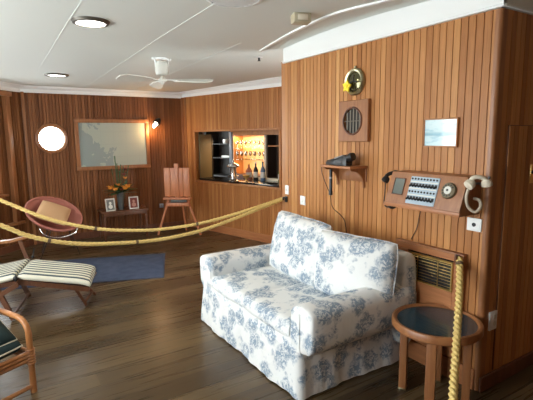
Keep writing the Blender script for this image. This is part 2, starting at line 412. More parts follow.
# porthole: frame ring, brass rim and glass
bm = B(); pc = V((.795, 7.4, 1.603))
lathe(bm, [(.188,-.05),(.188,.02),(.205,.028),(.222,.022),(.228,.0)], pc, (0,-1,0), 40, True)
po = struct(obj('window_5', bm, M['redteak']))
bm = B(); lathe(bm, [(.178,-.045),(.178,-.02),(.188,-.02),(.188,-.045)], pc, (0,-1,0), 40, True); obj('porthole_rim', bm, M['brass'], po)
bm = B(); cyl(bm, pc+V((0,.045,0)), pc+V((0,.05,0)), .186, seg=40); obj('window_pane', bm, M['pane'], po)

bm = B(); box(bm, -2.0, 5.2, -2.2, 8.2, -.05, 0); struct(obj('floor', bm, M['floor'], smooth=None))
# ceiling with a shallow raised cove beside the near panelled wall
def interp(x, P):
    if x <= P[0][0]: return P[0][1]
    for (a, b), (c, d) in zip(P, P[1:]):
        if x <= c:
            t = (x-a)/(c-a); t = t*t*(3-2*t) if False else t
            return b+(d-b)*t
    return P[-1][1]
ZF = [(1.35,2.42),(1.5,2.425),(1.92,2.443),(2.34,2.459),(2.71,2.464),(3.0,2.459),(3.22,2.449),(3.4,2.436),(3.6,2.42)]
XS = [(1.2,2.35),(1.6,2.22),(2.027,2.116),(2.375,2.045),(2.881,2.095),(3.3,2.18),(3.69,2.27)]
def zc(y):
    t = max(0, min(1, (y-3.6)/3.8)); return 2.42 - .062*t
bm = B(); nx, ny = 120, 190; g = []
xs_ = [-2.0 + 7.2*i/nx for i in range(nx+1)]; ys_ = [-2.2 + 10.4*k/ny for k in range(ny+1)]
for x in xs_:
    rr = []
    for y in ys_:
        z = zc(y)
        if 1.35 < y < 3.6 and x < 2.9:
            s = max(0, min(1, (x - interp(y, XS) - .02)/(2.44 - interp(y, XS) - .02)))
            z += (interp(y, ZF)-2.42)*s*s*(3-2*s)
        rr.append(bm.verts.new((x, y, z)))
    g.append(rr)
for i in range(nx):
    for k in range(ny): bm.faces.new((g[i][k], g[i][k+1], g[i+1][k+1], g[i+1][k]))
tops = bmesh.ops.extrude_face_region(bm, geom=bm.faces[:])
for e in tops['geom']:
    if isinstance(e, bmesh.types.BMVert): e.co.z = 2.6
struct(obj('ceiling', bm, M['ceiling']))
# white fascia above the near panelled wall, with its lower bead
bm = B(); box(bm, 2.437, 2.47, 1.427, 3.56, 2.295, 2.50, .003, seg=1); box(bm, 2.428, 2.47, 1.42, 3.563, 2.288, 2.305, .003, seg=1)
struct(obj('trim_3', bm, M['white']))
bm = B(); box(bm, 2.44, 4.5, 1.427, 1.45, 2.295, 2.44, .003, seg=1); box(bm, 2.44, 4.5, 1.415, 1.45, 2.288, 2.305, .003, seg=1)
struct(obj('trim_4', bm, M['ceiling']))
# curved white strip on the ceiling
bm = B(); pts = smooth_path([(interp(y, XS), y, 0) for y in (1.55, 1.8, 2.027, 2.375, 2.881, 3.3, 3.69)], 8)
fs = frames(pts)
rings(bm, [[p+s*a+V((0,0,z)) for a, z in ((-.016,2.424),(-.013,2.408),(.013,2.408),(.016,2.424))] for p, s, u in fs]); struct(obj('trim_5', bm, M['white']))
def crown(n, org, rotz, L, z, x0=0):
    bm = B(); rs = []; st = []
    for x in (x0, L):
        zt = zc(org[1] + math.sin(rotz)*x)
        rs.append([V((x, y, zz)) for y, zz in [(.005,z-.005),(-.012,z-.005),(-.016,z+.008),(-.016,z+.045),(-.035,z+.060),(-.06,zt-.012),(-.06,zt+.004),(.005,zt+.004)]])
        st.append([V((x, y, zz)) for y, zz in [(-.165,zt+.004),(-.165,zt-.010),(-.135,zt-.010),(-.135,zt+.004)]])
    rings(bm, rs); rings(bm, st)
    struct(obj('trim_%d' % n, bm, M['white'], loc=(*org, 0), rotz=rotz, smooth=30))
crown(6, org_bar, RB, 3.93, 2.295); crown(7, (.42, 7.4), 0, 2.52, 2.28)
crown(8, (-1.8, 5.2), math.atan2(2.2, 2.22), LD+.02, 2.28)
# baseboards
def skirt(name, org, rotz, L, h, t, mat, x0=0):
    bm = B(); box(bm, x0, L, -t, 0, 0, h, .004, seg=1); struct(obj(name, bm, mat, loc=(*org, 0), rotz=rotz))
skirt('baseboard_bar', org_bar, RB, 4.0, .125, .014, M['teak_x'])
skirt('baseboard_back', (.42, 7.4), 0, 2.5, .10, .014, M['darkteak'])
skirt('baseboard_far_left', (-1.8, 5.2), math.atan2(2.2, 2.22), LD, .10, .014, M['darkteak'])
skirt('baseboard_right', (2.45, 3.55), -PI/2, 2.08, .14, .014, M['teak_x'])
skirt('baseboard_alcove', (2.45, 1.44), 0, 2.05, .10, .016, M['darkteak'])
bm = B(); box(bm, 2.93, 3.0, 7.30, 7.40, 0, 2.30); struct(obj('trim_9', bm, M['redteak']))
# vertical cover strips in the back corner
bm = B(); box(bm, 2.885, 2.93, 7.372, 7.40, 0, 2.285, .005); struct(obj('trim_10', bm, M['redteak']))
bm = B(); box(bm, .43, .47, 7.375, 7.40, 0, 2.285, .005); struct(obj('trim_11', bm, M['redteak']))

bm = B(); a_ = math.atan2(2.2, 2.22)
box(bm, LD-.345, LD-.235, -.035, 0, .42, 2.20, .006); box(bm, LD-.345, LD-.305, -.07, -.035, .42, 2.20, .006); box(bm, LD-.45, LD-.2, -.09, 0, .38, .42, .006); box(bm, LD-.45, LD-.2, -.05, 0, 2.20, 2.26, .006)
struct(obj('trim_17', bm, M['redteak'], loc=(-1.8, 5.2, 0), rotz=a_))
# hatch door in the alcove wall
d = board_wall('door_1', (2.59, 1.428), 0, .42, .115, 1.645, M['boards'], thick=.012)
bm = B(); box(bm, -.004, 0, .004, .012, .11, 1.65); box(bm, -.004, .43, .004, .012, 1.645, 1.650); obj('door_gap', bm, M['darkteak'], d)
bm = B(); box(bm, .255, .305, -.006, 0, 1.29, 1.41, .002); obj('latch_plate', bm, M['brass'], d)
bm = B(); cyl(bm, (.272, 0, 1.36), (.272, -.03, 1.36), .011); sphere(bm, (.272, -.042, 1.36), .022); obj('door_knob', bm, M['black'], d)

# ceiling panel joints
for i, (a, b) in enumerate([((.541,5.9),(.538,1.2)), ((1.28,7.1),(1.245,1.2)), ((2.02,7.1),(1.95,3.5))]):
    bm = B(); m_ = (a[0]+(b[0]-a[0])*(a[1]-3.6)/(a[1]-b[1]), 3.6); beam(bm, (*a, zc(a[1])-.0005), (*m_, 2.4195), .008, .004, bev=0); beam(bm, (*m_, 2.4195), (*b, 2.4195), .008, .004, bev=0); struct(obj('trim_%d' % (12+i), bm, M['ceiling']))

# ------------------------------------------------------------------ ceiling things
def downlight(x, y, r, label):
    t = thing('ceiling_light', label, 'ceiling light', (x, y, zc(y)), group='round ceiling lights')
    bm = B(); lathe(bm, [(r-.030,-.002),(r-.026,-.020),(r-.004,-.018),(r+.006,0)], (0,0,0), (0,0,1), 32, True); obj('rim', bm, M['rimmetal'], t)
    bm = B(); cyl(bm, (0,0,-.002), (0,0,-.009), r-.029, seg=32); obj('diffuser', bm, M['lampglow'], t)
downlight(.672, 3.384, .125, 'larger round ceiling light nearest the viewer')
downlight(.76, 6.03, .135, 'round ceiling light farther away, nearer the porthole wall')
t = thing('ceiling_fan', 'white ceiling fan with three drooping blades and cylindrical motor', 'fan', (1.56, 4.49, zc(4.49)))
bm = B(); cyl(bm, (0,0,0), (0,0,-.018), .075); obj('ceiling_plate', bm, M['white'], t)
for a in (0, PI):
    bm = B(); tube(bm, smooth_path([(.085*math.cos(a), .085*math.sin(a), -.005), (.07*math.cos(a), .07*math.sin(a), -.02), (.062*math.cos(a), .062*math.sin(a), -.09)], 4), .010); sphere(bm, (.088*math.cos(a), .088*math.sin(a), -.008), .016); obj('bracket', bm, M['white'], t)
bm = B(); lathe(bm, [(.02,-.03),(.055,-.035),(.068,-.055),(.07,-.14),(.06,-.165),(.03,-.175)], seg=28); obj('motor', bm, M['offwhite'], t)
bm = B(); lathe(bm, [(.015,-.17),(.018,-.20),(.04,-.205),(.045,-.225),(.02,-.24),(.012,-.26)], seg=20); obj('hub', bm, M['offwhite'], t)
for k, a in enumerate((math.radians(-39), math.radians(81), math.radians(201))):
    d = V((math.cos(a), math.sin(a), 0)); s = V((-d.y, d.x, 0)); bm = B(); rs = []
    for j in range(9):
        q = j/8; r = .13+.40*q; w = .028+.034*math.sin(min(1, q*1.3)*PI*.55) ; tw = math.radians(20)
        if j == 8: w *= .6
        c = d*r + V((0,0,-.225-.012*q)); sv = s*math.cos(tw) + V((0,0,1))*math.sin(tw); n_ = V((0,0,.004))
        rs.append([c-sv*w+n_, c+sv*w+n_, c+sv*w-n_, c-sv*w-n_])
    rings(bm, rs); b_ = obj('blade', bm, M['offwhite'], t)
    bm = B(); beam(bm, d*.03+V((0,0,-.215)), d*.17+V((0,0,-.225)), .022, .008); obj('blade_arm', bm, M['white'], b_)
def detector(x, y, label):
    t = thing('smoke_detector', label, 'smoke detector', (x, y, zc(y)))
    bm = B(); lathe(bm, [(.055,0),(.055,-.01),(.045,-.018),(.02,-.018)], seg=24); obj('base', bm, M['white'], t)
    bm = B(); lathe(bm, [(.036,-.018),(.036,-.032),(.025,-.045),(.008,-.048)], seg=24); obj('sensor_head', bm, M['offwhite'], t)
detector(1.545, 5.76, 'small white round smoke detector to the left of the ceiling fan')
def sprinkler(x, y, label):
    t = thing('sprinkler', label, 'sprinkler', (x, y, zc(y)+.003))
    bm = B(); lathe(bm, [(.04,0),(.038,-.006),(.012,-.01)], seg=20); obj('flange', bm, M['white'], t)
    bm = B(); cyl(bm, (0,0,-.008), (0,0,-.04), .011); cyl(bm, (0,0,-.04), (0,0,-.043), .018); obj('nozzle', bm, M['black'], t)
sprinkler(2.43, 3.99, 'ceiling sprinkler with dark nozzle beside the white fascia end')
t = thing('ceiling_box', 'small beige plastic box fixed under the ceiling', 'alarm box', (1.86, 2.50, 2.42), math.radians(-20))
bm = B(); box(bm, -.06, .06, -.045, .045, -.062, 0, .006); obj('housing', bm, M['beige'], t)
bm = B(); box(bm, -.035, .035, -.049, -.044, -.048, -.012, .002); obj('face_panel', bm, M['cream'], t)
t = thing('ceiling_vent', 'white round ceiling vent with curved slats at top edge of view', 'vent', (1.30, 2.41, 2.42))
bm = B(); lathe(bm, [(.155,0),(.155,-.012),(.17,-.010),(.178,0)], seg=36, ring=True); obj('frame', bm, M['white'], t)
bm = B(); cyl(bm, (0,0,-.001), (0,0,-.003), .155, seg=32); obj('backing', bm, M['grey'], t)
for k in range(-4, 5):
    y = k*.033; h = math.sqrt(max(.001, .152**2-y*y)); bm = B(); beam(bm, (-h, y, -.010), (h, y, -.010), .017, .004, V((0,.5,1))); obj('slat', bm, M['white'], t)

# ------------------------------------------------------------------ bar behind the opening
def bw(u, d, z):      # bar frame -> world: u along the wall, d behind its face
    return V((3.05+.2554*u+.9668*d, 6.9-.9668*u+.2554*d, z))
def barthing(name, label, cat, u, d, z, group=None): return thing(name, label, cat, bw(u, d, z), RB, group)
# opening frame (local x along wall)
bm = B(); x0, x1, z0, z1 = U0-.19, U0+1.745, .86, 1.69
for a in ((x0-.035, x1+.035, z1, z1+.03), (x0-.035, x0, z0, z1), (x1, x1+.035, z0, z1), (x0-.035, x1+.035, z0-.03, z0)):
    box(bm, a[0], a[1], -.018, .08, a[2], a[3], .004)
struct(obj('window_8', bm, M['teak'], loc=(*org_bar, 0), rotz=RB))
def barstruct(name, mat, *boxes):
    bm = B()
    for b in boxes: box(bm, *b)
    return struct(obj(name, bm, mat, loc=(*org_bar, 0), rotz=RB, smooth=None))
barstruct('wall_bar_back', M['brownvoid'], (-.8, 4.0, 1.05, 1.10, 0, 2.42))
barstruct('wall_bar_left', M['void'], (-.85, -.8, .05, 1.10, 0, 2.42))
barstruct('wall_bar_right', M['void'], (2.6, 2.65, .05, 1.10, 0, 2.42))
barstruct('trim_15', M['teak'], (.9, 2.6, .30, .42, 1.625, 1.76))
c_ = barthing('bar_counter', 'black glossy bar counter inside the serving hatch', 'counter', .9, .25, 0)
bm = B(); box(bm, -1.4, 1.15, -.19, .24, .84, .885, .004); obj('worktop', bm, M['gravy'], c_)
bm = B(); box(bm, -1.35, 1.1, .0, .22, 0, .84); obj('carcass', bm, M['brownvoid'], c_)
bm = B(); box(bm, -.35, 1.15, .24, .27, .86, .925, .003); obj('rail', bm, M['cream'], c_)
# hinged hatch shutter folded inside at the far end
t = barthing('hatch_shutter', 'olive brown folded shutter panel at left inside the serving hatch', 'shutter', -.17, .06, .887)
bm = B(); box(bm, -.012, .012, 0, .27, 0, .76, .003); obj('panel', bm, M['dimpanel'], t)
bm = B(); box(bm, -.016, .016, .27, .30, 0, .76, .003); obj('edge_strip', bm, M['black'], t)
t = barthing('hatch_post', 'grey blue metal post standing in the serving hatch', 'post', .60, .11, .8855)
bm = B(); box(bm, -.028, .028, -.02, .02, 0, .79, .003); obj('column', bm, M['galv'], t)
bm = B(); box(bm, -.04, .04, -.03, .03, 0, .012); obj('foot', bm, M['steel'], t)
# dark refrigerator at the left
t = barthing('drinks_cabinet', 'tall black cabinet with pale items behind the left hatch', 'cabinet', -.03, .98, 0)
bm = B(); box(bm, -.75, .0, -.30, .05, 0, .88); box(bm, -.75, -.71, -.30, .05, .88, 1.9); box(bm, -.04, 0, -.30, .05, .88, 1.9); box(bm, -.75, 0, .02, .05, .88, 1.9); obj('carcass', bm, M['void'], t)
for z in (1.2, 1.46):
    bm = B(); box(bm, -.71, -.04, -.28, .02, z, z+.015); obj('shelf', bm, M['void'], t)
t = barthing('tin', 'small pale tin on upper shelf inside dark cabinet', 'tin', -.30, .80, 1.4755); bm = B(); lathe(bm, [(.05,0),(.055,.01),(.055,.08),(.03,.085)]); obj('can', bm, M['offwhite'], t)
t = barthing('storage_tray', 'long pale tray on lower shelf inside dark cabinet', 'tray', -.24, .80, 1.2155); bm = B(); box(bm, -.14, .14, -.05, .05, 0, .035, .005); obj('tray_body', bm, M['offwhite'], t)
# lit back bar
t = barthing('back_bar', 'amber lit back bar cabinet with glass shelves', 'cabinet', .42, .80, 0)
bm = B(); box(bm, -.40, .38, .14, .16, .90, 1.66); obj('back_panel', bm, M['amber'], t)
bm = B(); box(bm, -.42, -.40, -.10, .16, .0, 1.70); obj('side_panel', bm, M['teak'], t)
bm = B(); box(bm, .36, .40, -.10, .16, .0, 1.70); obj('side_panel', bm, M['cream'], t)
bm = B(); box(bm, -.40, .36, -.10, .16, 0, .93); obj('base_unit', bm, M['darkteak'], t)
bm = B(); box(bm, -.42, .40, -.10, .16, 1.62, 1.70); obj('canopy', bm, M['teak'], t)
SH = (1.19, 1.38)
for z in SH:
    bm = B(); box(bm, -.395, .355, -.08, .13, z, z+.008); obj('glass_shelf', bm, M['shelfglass'], t)
# wine glasses on both shelves
proto = None; n = 0
for zi, z in enumerate(SH):
    for k in range(7):
        u = .42-.34+k*.11
        if proto is None:
            g_ = barthing('wine_glass', '', 'glass', u, .74, z+.0085)
            bm = B(); lathe(bm, [(.028,0),(.028,.003),(.005,.006),(.004,.055),(.012,.062)], seg=14); obj('stem', bm, M['wineglass'], g_)
            bm = B(); lathe(bm, [(.010,.060),(.030,.08),(.034,.11),(.028,.145),(.026,.145),(.031,.11),(.027,.083),(.005,.066)], seg=14); obj('bowl', bm, M['wineglass'], g_); proto = g_
        else:
            g_ = copy_tree(proto); g_.location = bw(u, .74, z+.0085)
        g_['label'] = ['clear stemmed glass in row on lower lit bar shelf', 'clear stemmed glass in row on upper lit bar shelf'][zi]
        g_['group'] = ['glasses on the lower lit shelf', 'glasses on the upper lit shelf'][zi]
# dark compartment at right
t = barthing('side_cabinet', 'dark open cabinet with one shelf right of lit back bar', 'cabinet', 1.1, .80, 0)
bm = B(); box(bm, -.26, 1.0, .12, .16, 0, 1.9); box(bm, -.26, 1.0, -.10, .12, 0, .90); box(bm, -.26, -.24, -.10, .12, .9, 1.9); box(bm, .98, 1.0, -.10, .12, .9, 1.9); obj('carcass', bm, M['brownvoid'], t)
bm = B(); box(bm, -.24, .98, -.09, .12, 1.43, 1.452); obj('shelf', bm, M['teak'], t)
# bottles and things on the counter
def bottle(u, d, z, h, r, mat, capm, label, neck=.3):
    t = barthing('bottle', label, 'bottle', u, d, z, 'bottles on the bar')
    bm = B(); lathe(bm, [(r*.9,0),(r,.01),(r,h*.55),(r*.6,h*.68),(r*neck,h*.76),(r*neck,h*.93)], seg=18); obj('body', bm, mat, t)
    bm = B(); lathe(bm, [(r*neck*1.15,h*.92),(r*neck*1.15,h),(r*neck*.8,h*1.0)], seg=14); obj('cap', bm, capm, t)
    bm = B(); lathe(bm, [(r*1.01,h*.15),(r*1.02,h*.16),(r*1.02,h*.45),(r*1.01,h*.46)], seg=18); obj('paper_label', bm, M['paper'], t)
bl = new_mat('blue bottle glass', (.13,.20,.30), .15); rs_ = new_mat('rose bottle glass', (.50,.20,.14), .15); gn = new_mat('green bottle glass', (.06,.14,.05), .15)
bottle(.70, .41, .886, .27, .055, rs_, M['brass'], 'pink tinted bottle with wide base, leftmost on bar counter')
bottle(.86, .41, .886, .30, .040, M['black'], M['offwhite'], 'dark bottle with white label on bar counter before lit shelves')
bottle(1.02, .41, .886, .31, .042, bl, M['black'], 'blue bottle on the bar counter before lit shelves')
bottle(1.40, .41, .886, .28, .036, gn, M['steel'], 'green bottle before the dark cabinet at right of bar')
t = barthing('ice_bucket', 'small amber bowl with gold foot on bar counter', 'bowl', .85, .20, .886); bm = B(); lathe(bm, [(.04,0),(.012,.015),(.012,.04),(.05,.06),(.06,.10),(.055,.10),(.045,.065)], seg=20); obj('bowl_body', bm, M['brass'], t)
t = barthing('samovar', 'polished steel urn with rings standing in the serving hatch', 'urn', .76, -.0, .886)
bm = B(); lathe(bm, [(.075,0),(.08,.02),(.055,.035),(.04,.06),(.06,.075),(.085,.08),(.085,.095),(.055,.10),(.05,.20),(.06,.24)], seg=28); obj('urn_body', bm, M['steel'], t)
bm = B(); lathe(bm, [(.10,.24),(.105,.25),(.10,.265),(.06,.285),(.02,.30),(.012,.335),(.018,.345),(.004,.36)], seg=28); obj('lid', bm, M['steel'], t)
bm = B(); cyl(bm, (0,-.05,.11), (0,-.095,.11), .008); cyl(bm, (0,-.09,.12), (0,-.09,.08), .007); obj('tap', bm, M['black'], t)

# ------------------------------------------------------------------ back wall things
t = thing('wall_chart', 'large pale framed sea chart hanging on the back wall', 'picture', (1.70, 7.40, 1.50))
bm = B(); w, h, f = .585, .405, .06
for a in ((-w, w, h-f, h), (-w, w, -h, -h+f), (-w, -w+f, -h+f, h-f), (w-f, w, -h+f, h-f)): box(bm, a[0], a[1], -.045, 0, a[2], a[3], .006)
obj('frame', bm, M['redteak'], t)
bm = B(); box(bm, -w+f, w-f, -.022, -.002, -h+f, h-f); obj('chart_sheet', bm, M['chart'], t, smooth=None)
t = thing('wall_lamp', 'small lit wall lamp on dark arm beside the sea chart', 'wall lamp', (2.40, 7.40, 1.84))
bm = B(); cyl(bm, (0,0,0), (0,-.02,0), .035); obj('wall_plate', bm, M['black'], t)
bm = B(); tube(bm, smooth_path([(0,-.02,0), (0,-.09,.02), (-.03,-.12,.0)], 5), .009); obj('arm', bm, M['black'], t)
a = V((-.01,-.12,.045)); b = V((-.10,-.14,-.06)); ax = (b-a).normalized()
bm = B(); lathe(bm, [(.012,-.03),(.04,0),(.060,.06),(.068,.095),(.060,.095),(.04,.02),(.008,.0)], V((.04,-.12,.06)), ax, 20); sh = obj('lamp_shade', bm, M['black'], t)
bm = B(); lathe(bm, [(.005,.0),(.026,.01),(.030,.12),(.012,.145)], V((.02,-.12,.04)), ax, 16); obj('bulb', bm, M['bulb'], t)
t = thing('wall_socket', 'small grey socket low on back wall behind the easel', 'socket', (2.453, 7.40, .417))
bm = B(); box(bm, -.035, .035, -.012, 0, -.035, .035, .003); obj('plate', bm, M['galv'], t)
bm = B(); cyl(bm, (0,-.012,0), (0,-.014,0), .018); obj('socket_hole', bm, M['grey'], t)

# low side table
t = thing('low_table', 'low brown wooden table against back wall holding flowers and photos', 'table', (1.72, 7.12, 0))
bm = B(); box(bm, -.36, .36, -.19, .19, .440, .465, .005); obj('table_top', bm, M['deckchair'], t)
bm = B(); box(bm, -.33, .33, -.17, .17, .385, .440, .003); obj('apron', bm, M['deckchair'], t)
for x in (-.325, .325):
    for y in (-.16, .16):
        bm = B(); box(bm, x-.014, x+.014, y-.014, y+.014, 0, .385, .003); obj('leg', bm, M['deckchair'], t)
def photo(x, y, rz, label, inner, cat='picture'):
    t = thing('photo_frame', label, 'photo frame', (x, y, .466), rz, 'photographs on the low table')
    T = Matrix.Rotation(math.radians(-14), 4, 'X'); w, h, f = .075, .20, .018
    bm = B()
    for a in ((-w, w, h-f, h), (-w, w, 0, f), (-w, -w+f, f, h-f), (w-f, w, f, h-f)): box(bm, a[0], a[1], -.01, .006, a[2], a[3], .002, T)
    obj('frame', bm, M['paper'], t)
    bm = B(); box(bm, -w+f, w-f, -.003, .003, f, h-f, 0, T); obj('photograph', bm, inner[0], t, smooth=None)
    bm = B()
    vs = sphere(bm, (0, 0, 0), .020, (1,.06,1.2)); bmesh.ops.transform(bm, matrix=T @ Matrix.Translation((0,-.0045,.125)), verts=vs)
    vs = sphere(bm, (0, 0, 0), .033, (1,.04,1.0)); bmesh.ops.transform(bm, matrix=T @ Matrix.Translation((0,-.0045,.070)), verts=vs)
    obj('portrait_figure', bm, inner[1], t)
    bm = B(); beam(bm, (0,.05,.17), (0,.11,.0), .03, .004); obj('stand', bm, M['black'], t)
photo(1.51, 7.00, .1, 'white framed dark photo standing left of the vase', (M['photo_grey'], M['offwhite']))
photo(1.875, 7.02, -.1, 'pale framed portrait photo standing right of the vase', (M['darkred'], M['photo_pink']))
t = thing('flower_vase', 'tall grey vase of orange and green flowers on low table', 'vase', (1.69, 7.11, .466))
bm = B(); lathe(bm, [(.042,0),(.045,.01),(.052,.15),(.058,.27),(.052,.27),(.046,.15)], seg=24); obj('vase_body', bm, M['pewter'], t)
rnd = random.Random(3); 
def leaf(bm, p, d, L, w, droop=.1):
    d = V(d).normalized(); s = d.cross(V((0,0,1)))
    s = s.normalized() if s.length > .05 else V((1,0,0)); u = s.cross(d)
    rs = []
    for j in range(7):
        q = j/6; c = V(p)+d*L*q+V((0,0,-droop*q*q)); ww = w*math.sin(PI*min(.97, .08+q*.9)); rs.append([c-s*ww, c+u*ww*.2+V((0,0,.0015)), c+s*ww, c-u*.001])
    rings(bm, rs)
for k in range(22):
    a = rnd.uniform(0, 2*PI); el = rnd.uniform(.05, .9); bm = B()
    leaf(bm, (0,0,.26), (math.cos(a), math.sin(a)*.6, el), rnd.uniform(.17,.34), rnd.uniform(.026,.042), rnd.uniform(.02,.1)); obj('leaf', bm, M['green'], t)
for k, (dx, dy, h, rr) in enumerate([(-.05,0,.86,.010),(-.02,.02,.74,.008),(.03,.0,.72,.007),(.07,.02,.70,.007),(-.10,.01,.66,.006),(.14,.0,.70,.006),(.0,-.02,.62,.009),(.10,.0,.60,.008)]):
    bm = B(); tube(bm, smooth_path([(dx*.3,dy*.3,.1),(dx*.6,dy,.3),(dx,dy,h-.08),(dx*1.1,dy,h)], 5), [rr*.7]*10+[rr]*4+[rr*1.6]*1+[.001], 6); obj('flower_stem', bm, M['green'], t)
for k, (dx, dy, z, r, mm) in enumerate([(-.16,-.05,.36,.045,'orange'),(-.09,-.08,.34,.05,'orange'),(-.05,-.09,.40,.035,'orange'),(.06,-.08,.35,.055,'orange'),(.11,-.07,.37,.045,'orange'),(.09,.0,.50,.03,'orange'),(.08,0,.56,.035,'darkred'),(.10,.02,.64,.03,'darkred'),(.0,-.08,.33,.035,'darkred')]):
    bm = B(); r *= 1.5; sphere(bm, (dx,dy,z), r*.5, (1,1,.7))
    for j in range(7):
        a = 2*PI*j/7; leaf(bm, (dx,dy,z), (math.cos(a), math.sin(a), .5), r, r*.35, .0)
    obj('blossom', bm, M[mm], t)

# easel
t = thing('easel', 'wooden easel with plank board standing in the back corner', 'easel', (2.49, 6.67, 0), math.atan2(-.40, .575))
for s in (-1, 1):
    bm = B(); beam(bm, (s*.15, 0, .62), (s*.35, 0, .02 if s<0 else .02), .03, .03); beam(bm, (s*.15,0,.62), (s*.145,0.012,1.12), .03, .02); obj('leg', bm, M['easelwood'], t)
bm = B(); beam(bm, (0, .03, 1.1), (.02, .42, .0), .03, .025); obj('rear_leg', bm, M['easelwood'], t)
for k, x in enumerate((-.155, -.052, .052, .155)):
    bm = B(); box(bm, x-.050, x+.050, -.035, -.012, .66, 1.12, .003); obj('board_plank', bm, M['easelwood'], t)
bm = B(); box(bm, -.035, .035, -.050, -.036, .64, 1.19, .004); obj('mast', bm, M['easelwood'], t)
bm = B(); box(bm, -.22, .22, -.085, .02, .615, .645, .004); obj('ledge', bm, M['easelwood'], t)
bm = B(); box(bm, -.19, .19, -.06, .03, .50, .555, .006); obj('drawer_box', bm, M['easelwood'], t)
bm = B(); box(bm, -.11, .15, -.058, -.01, .565, .605, .003); obj('tray', bm, M['pewter'], t)

# tub chair with cushion
cen = V((.66, 6.5, .60))
t = thing('tub_chair', 'round coral pink tub chair on thin metal legs by back wall', 'chair', (.66, 6.5, 0))
nrm = V((.26, -.50, .80)).normalized(); s = nrm.cross(V((0,1,0))).normalized(); u = nrm.cross(s)
def bowlpt(r, a, off=0): # shallow round shell
    dpt = .19*(r/.345)**2 - .19 - off
    return cen + V((0,0,.0)) + (s*math.cos(a)*r*1.03 + u*math.sin(a)*r) + nrm*dpt
bm = B(); nr, na = 10, 40
def sheet(off, rs_list):
    return [[bowlpt(r, 2*PI*k/na, off) for k in range(na)] for r in rs_list]
rl = [.345*(i/nr) for i in range(1, nr+1)]
inner = sheet(0, rl); outer = sheet(.03, [r*.99 for r in reversed(rl)])
rings(bm, inner + outer)
obj('shell', bm, M['pink'], t, world=True)
bm = B(); tube(bm, [bowlpt(.345, 2*PI*k/na, .012) for k in range(na)], .016, 8, closed=True); obj('rim', bm, M['pink'], t, world=True)
feet = [(.42,6.32),(.92,6.36),(.48,6.78),(.90,6.78)]
hubp = [bowlpt(.20, a, .035) for a in (0,1.57,3.14,4.71)]
bm = B()
tube(bm, smooth_path([(.44,6.25,.45),(.50,6.22,.36),(.66,6.2,.31),(.84,6.22,.34),(.90,6.26,.40)], 6), .010); obj('front_hoop', bm, M['steel'], t, world=True)
for (x, y) in feet:
    q = min(hubp, key=lambda p: (p.x-x)**2+(p.y-y)**2)
    bm = B(); tube(bm, [q, (x, y, .006)], .006); obj('leg', bm, M['black'], t, world=True)
bm = B(); mt = Matrix.Translation(cen + nrm*(-.05) + V((.0,-.02,.04))) @ Matrix(((s.x,nrm.x,u.x,0),(s.y,nrm.y,u.y,0),(s.z,nrm.z,u.z,0),(0,0,0,1))) @ Matrix.Rotation(math.radians(12),4,'Y')
cushion(bm, .38, .38, .13, .2, corner=.02, mat=mt); o = obj('scatter_cushion', bm, M['tan'], smooth=60)
tag(origin_to(o, cen), 'square tan cushion lying in the coral tub chair', 'cushion')

# rug
org = V((1.56, 4.735, 0)); t = thing('rug', 'dark blue grey rectangular rug on the plank floor', 'rug', org, math.radians(160))
bm = B(); box(bm, .02, 2.18, -1.05, -.02, .001, .011, .003); obj('pile', bm, M['rug'], t)
bm = B()
for a in ((0,2.2,-.02,0),(0,2.2,-1.07,-1.05),(0,.02,-1.05,-.02),(2.18,2.2,-1.05,-.02)): box(bm, *a, .0005, .009, .002)
obj('border', bm, M['rugedge'], t)

# ------------------------------------------------------------------ deck lounger
LA = math.atan2(.28, -.96)
t = thing('deck_lounger', 'folding teak deck lounger with striped cushion beside the rug', 'lounger', (.73, 4.12, 0), LA)
# local: x towards the head, y to viewer (local y is -w because u x w)
def Lp(x, w, z): return (x, -w, z)
def padsec(pts, w0, w1, th, seed):   # padded section through profile points (x, z)
    bm = B(); n = 12; rs = []
    prof = smooth_path([(x, 0, z) for x, z in pts], 5)
    for i, p in enumerate(prof):
        q = i/(len(prof)-1); e = min(1, math.sin(PI*min(max(q, .0), 1))*5+.45); ring = []
        for k in range(24):
            a = 2*PI*k/24; ca, sa = math.cos(a), math.sin(a)
            yy = math.copysign(abs(ca)**.35, ca); zz = math.copysign(abs(sa)**.6, sa)
            ring.append(V((p.x, -((w0+w1)/2 + yy*(w1-w0)/2*(.97+.03*e)), p.z + zz*th/2*e)))
        rs.append(ring)
    rings(bm, rs); return obj('cushion_section', bm, M['stripe'], t, smooth=60)
padsec([(.065,.265),(.15,.30),(.35,.34),(.655,.40)], -.01, .52, .075, 1)
padsec([(.675,.40),(.85,.37),(1.05,.345),(1.22,.34)], -.01, .56, .075, 2)
padsec([(1.24,.36),(1.40,.52),(1.55,.72),(1.70,.95)], -.01, .56, .075, 3)
for w in (.03, .50):
    bm = B(); beam(bm, Lp(.08,w,.215), Lp(.66,w,.345), .03, .045); obj('footrest_rail', bm, M['deckchair'], t)
    bm = B(); beam(bm, Lp(.60,w,.345), Lp(1.28,w,.285), .03, .045); obj('seat_rail', bm, M['deckchair'], t)
    bm = B(); beam(bm, Lp(1.24,w,.27), Lp(1.76,w,.98), .03, .04); obj('back_rail', bm, M['deckchair'], t)
for k in range(5):
    bm = B(); beam(bm, Lp(.12+k*.11,.03,.215+k*.025), Lp(.08+k*.11,.55,.215+k*.025), .035, .012); obj('slat', bm, M['deckchair'], t)
for w, dx in ((.14, .0), (.42, .1)):
    bm = B(); beam(bm, Lp(.24,w,.24), Lp(.135-dx*.5,w+.03,.012), .034, .026); obj('foot_leg', bm, M['deckchair'], t)
bm = B(); beam(bm, Lp(.145,.16,.05), Lp(.105,.45,.05), .022, .02); obj('stretcher', bm, M['deckchair'], t)
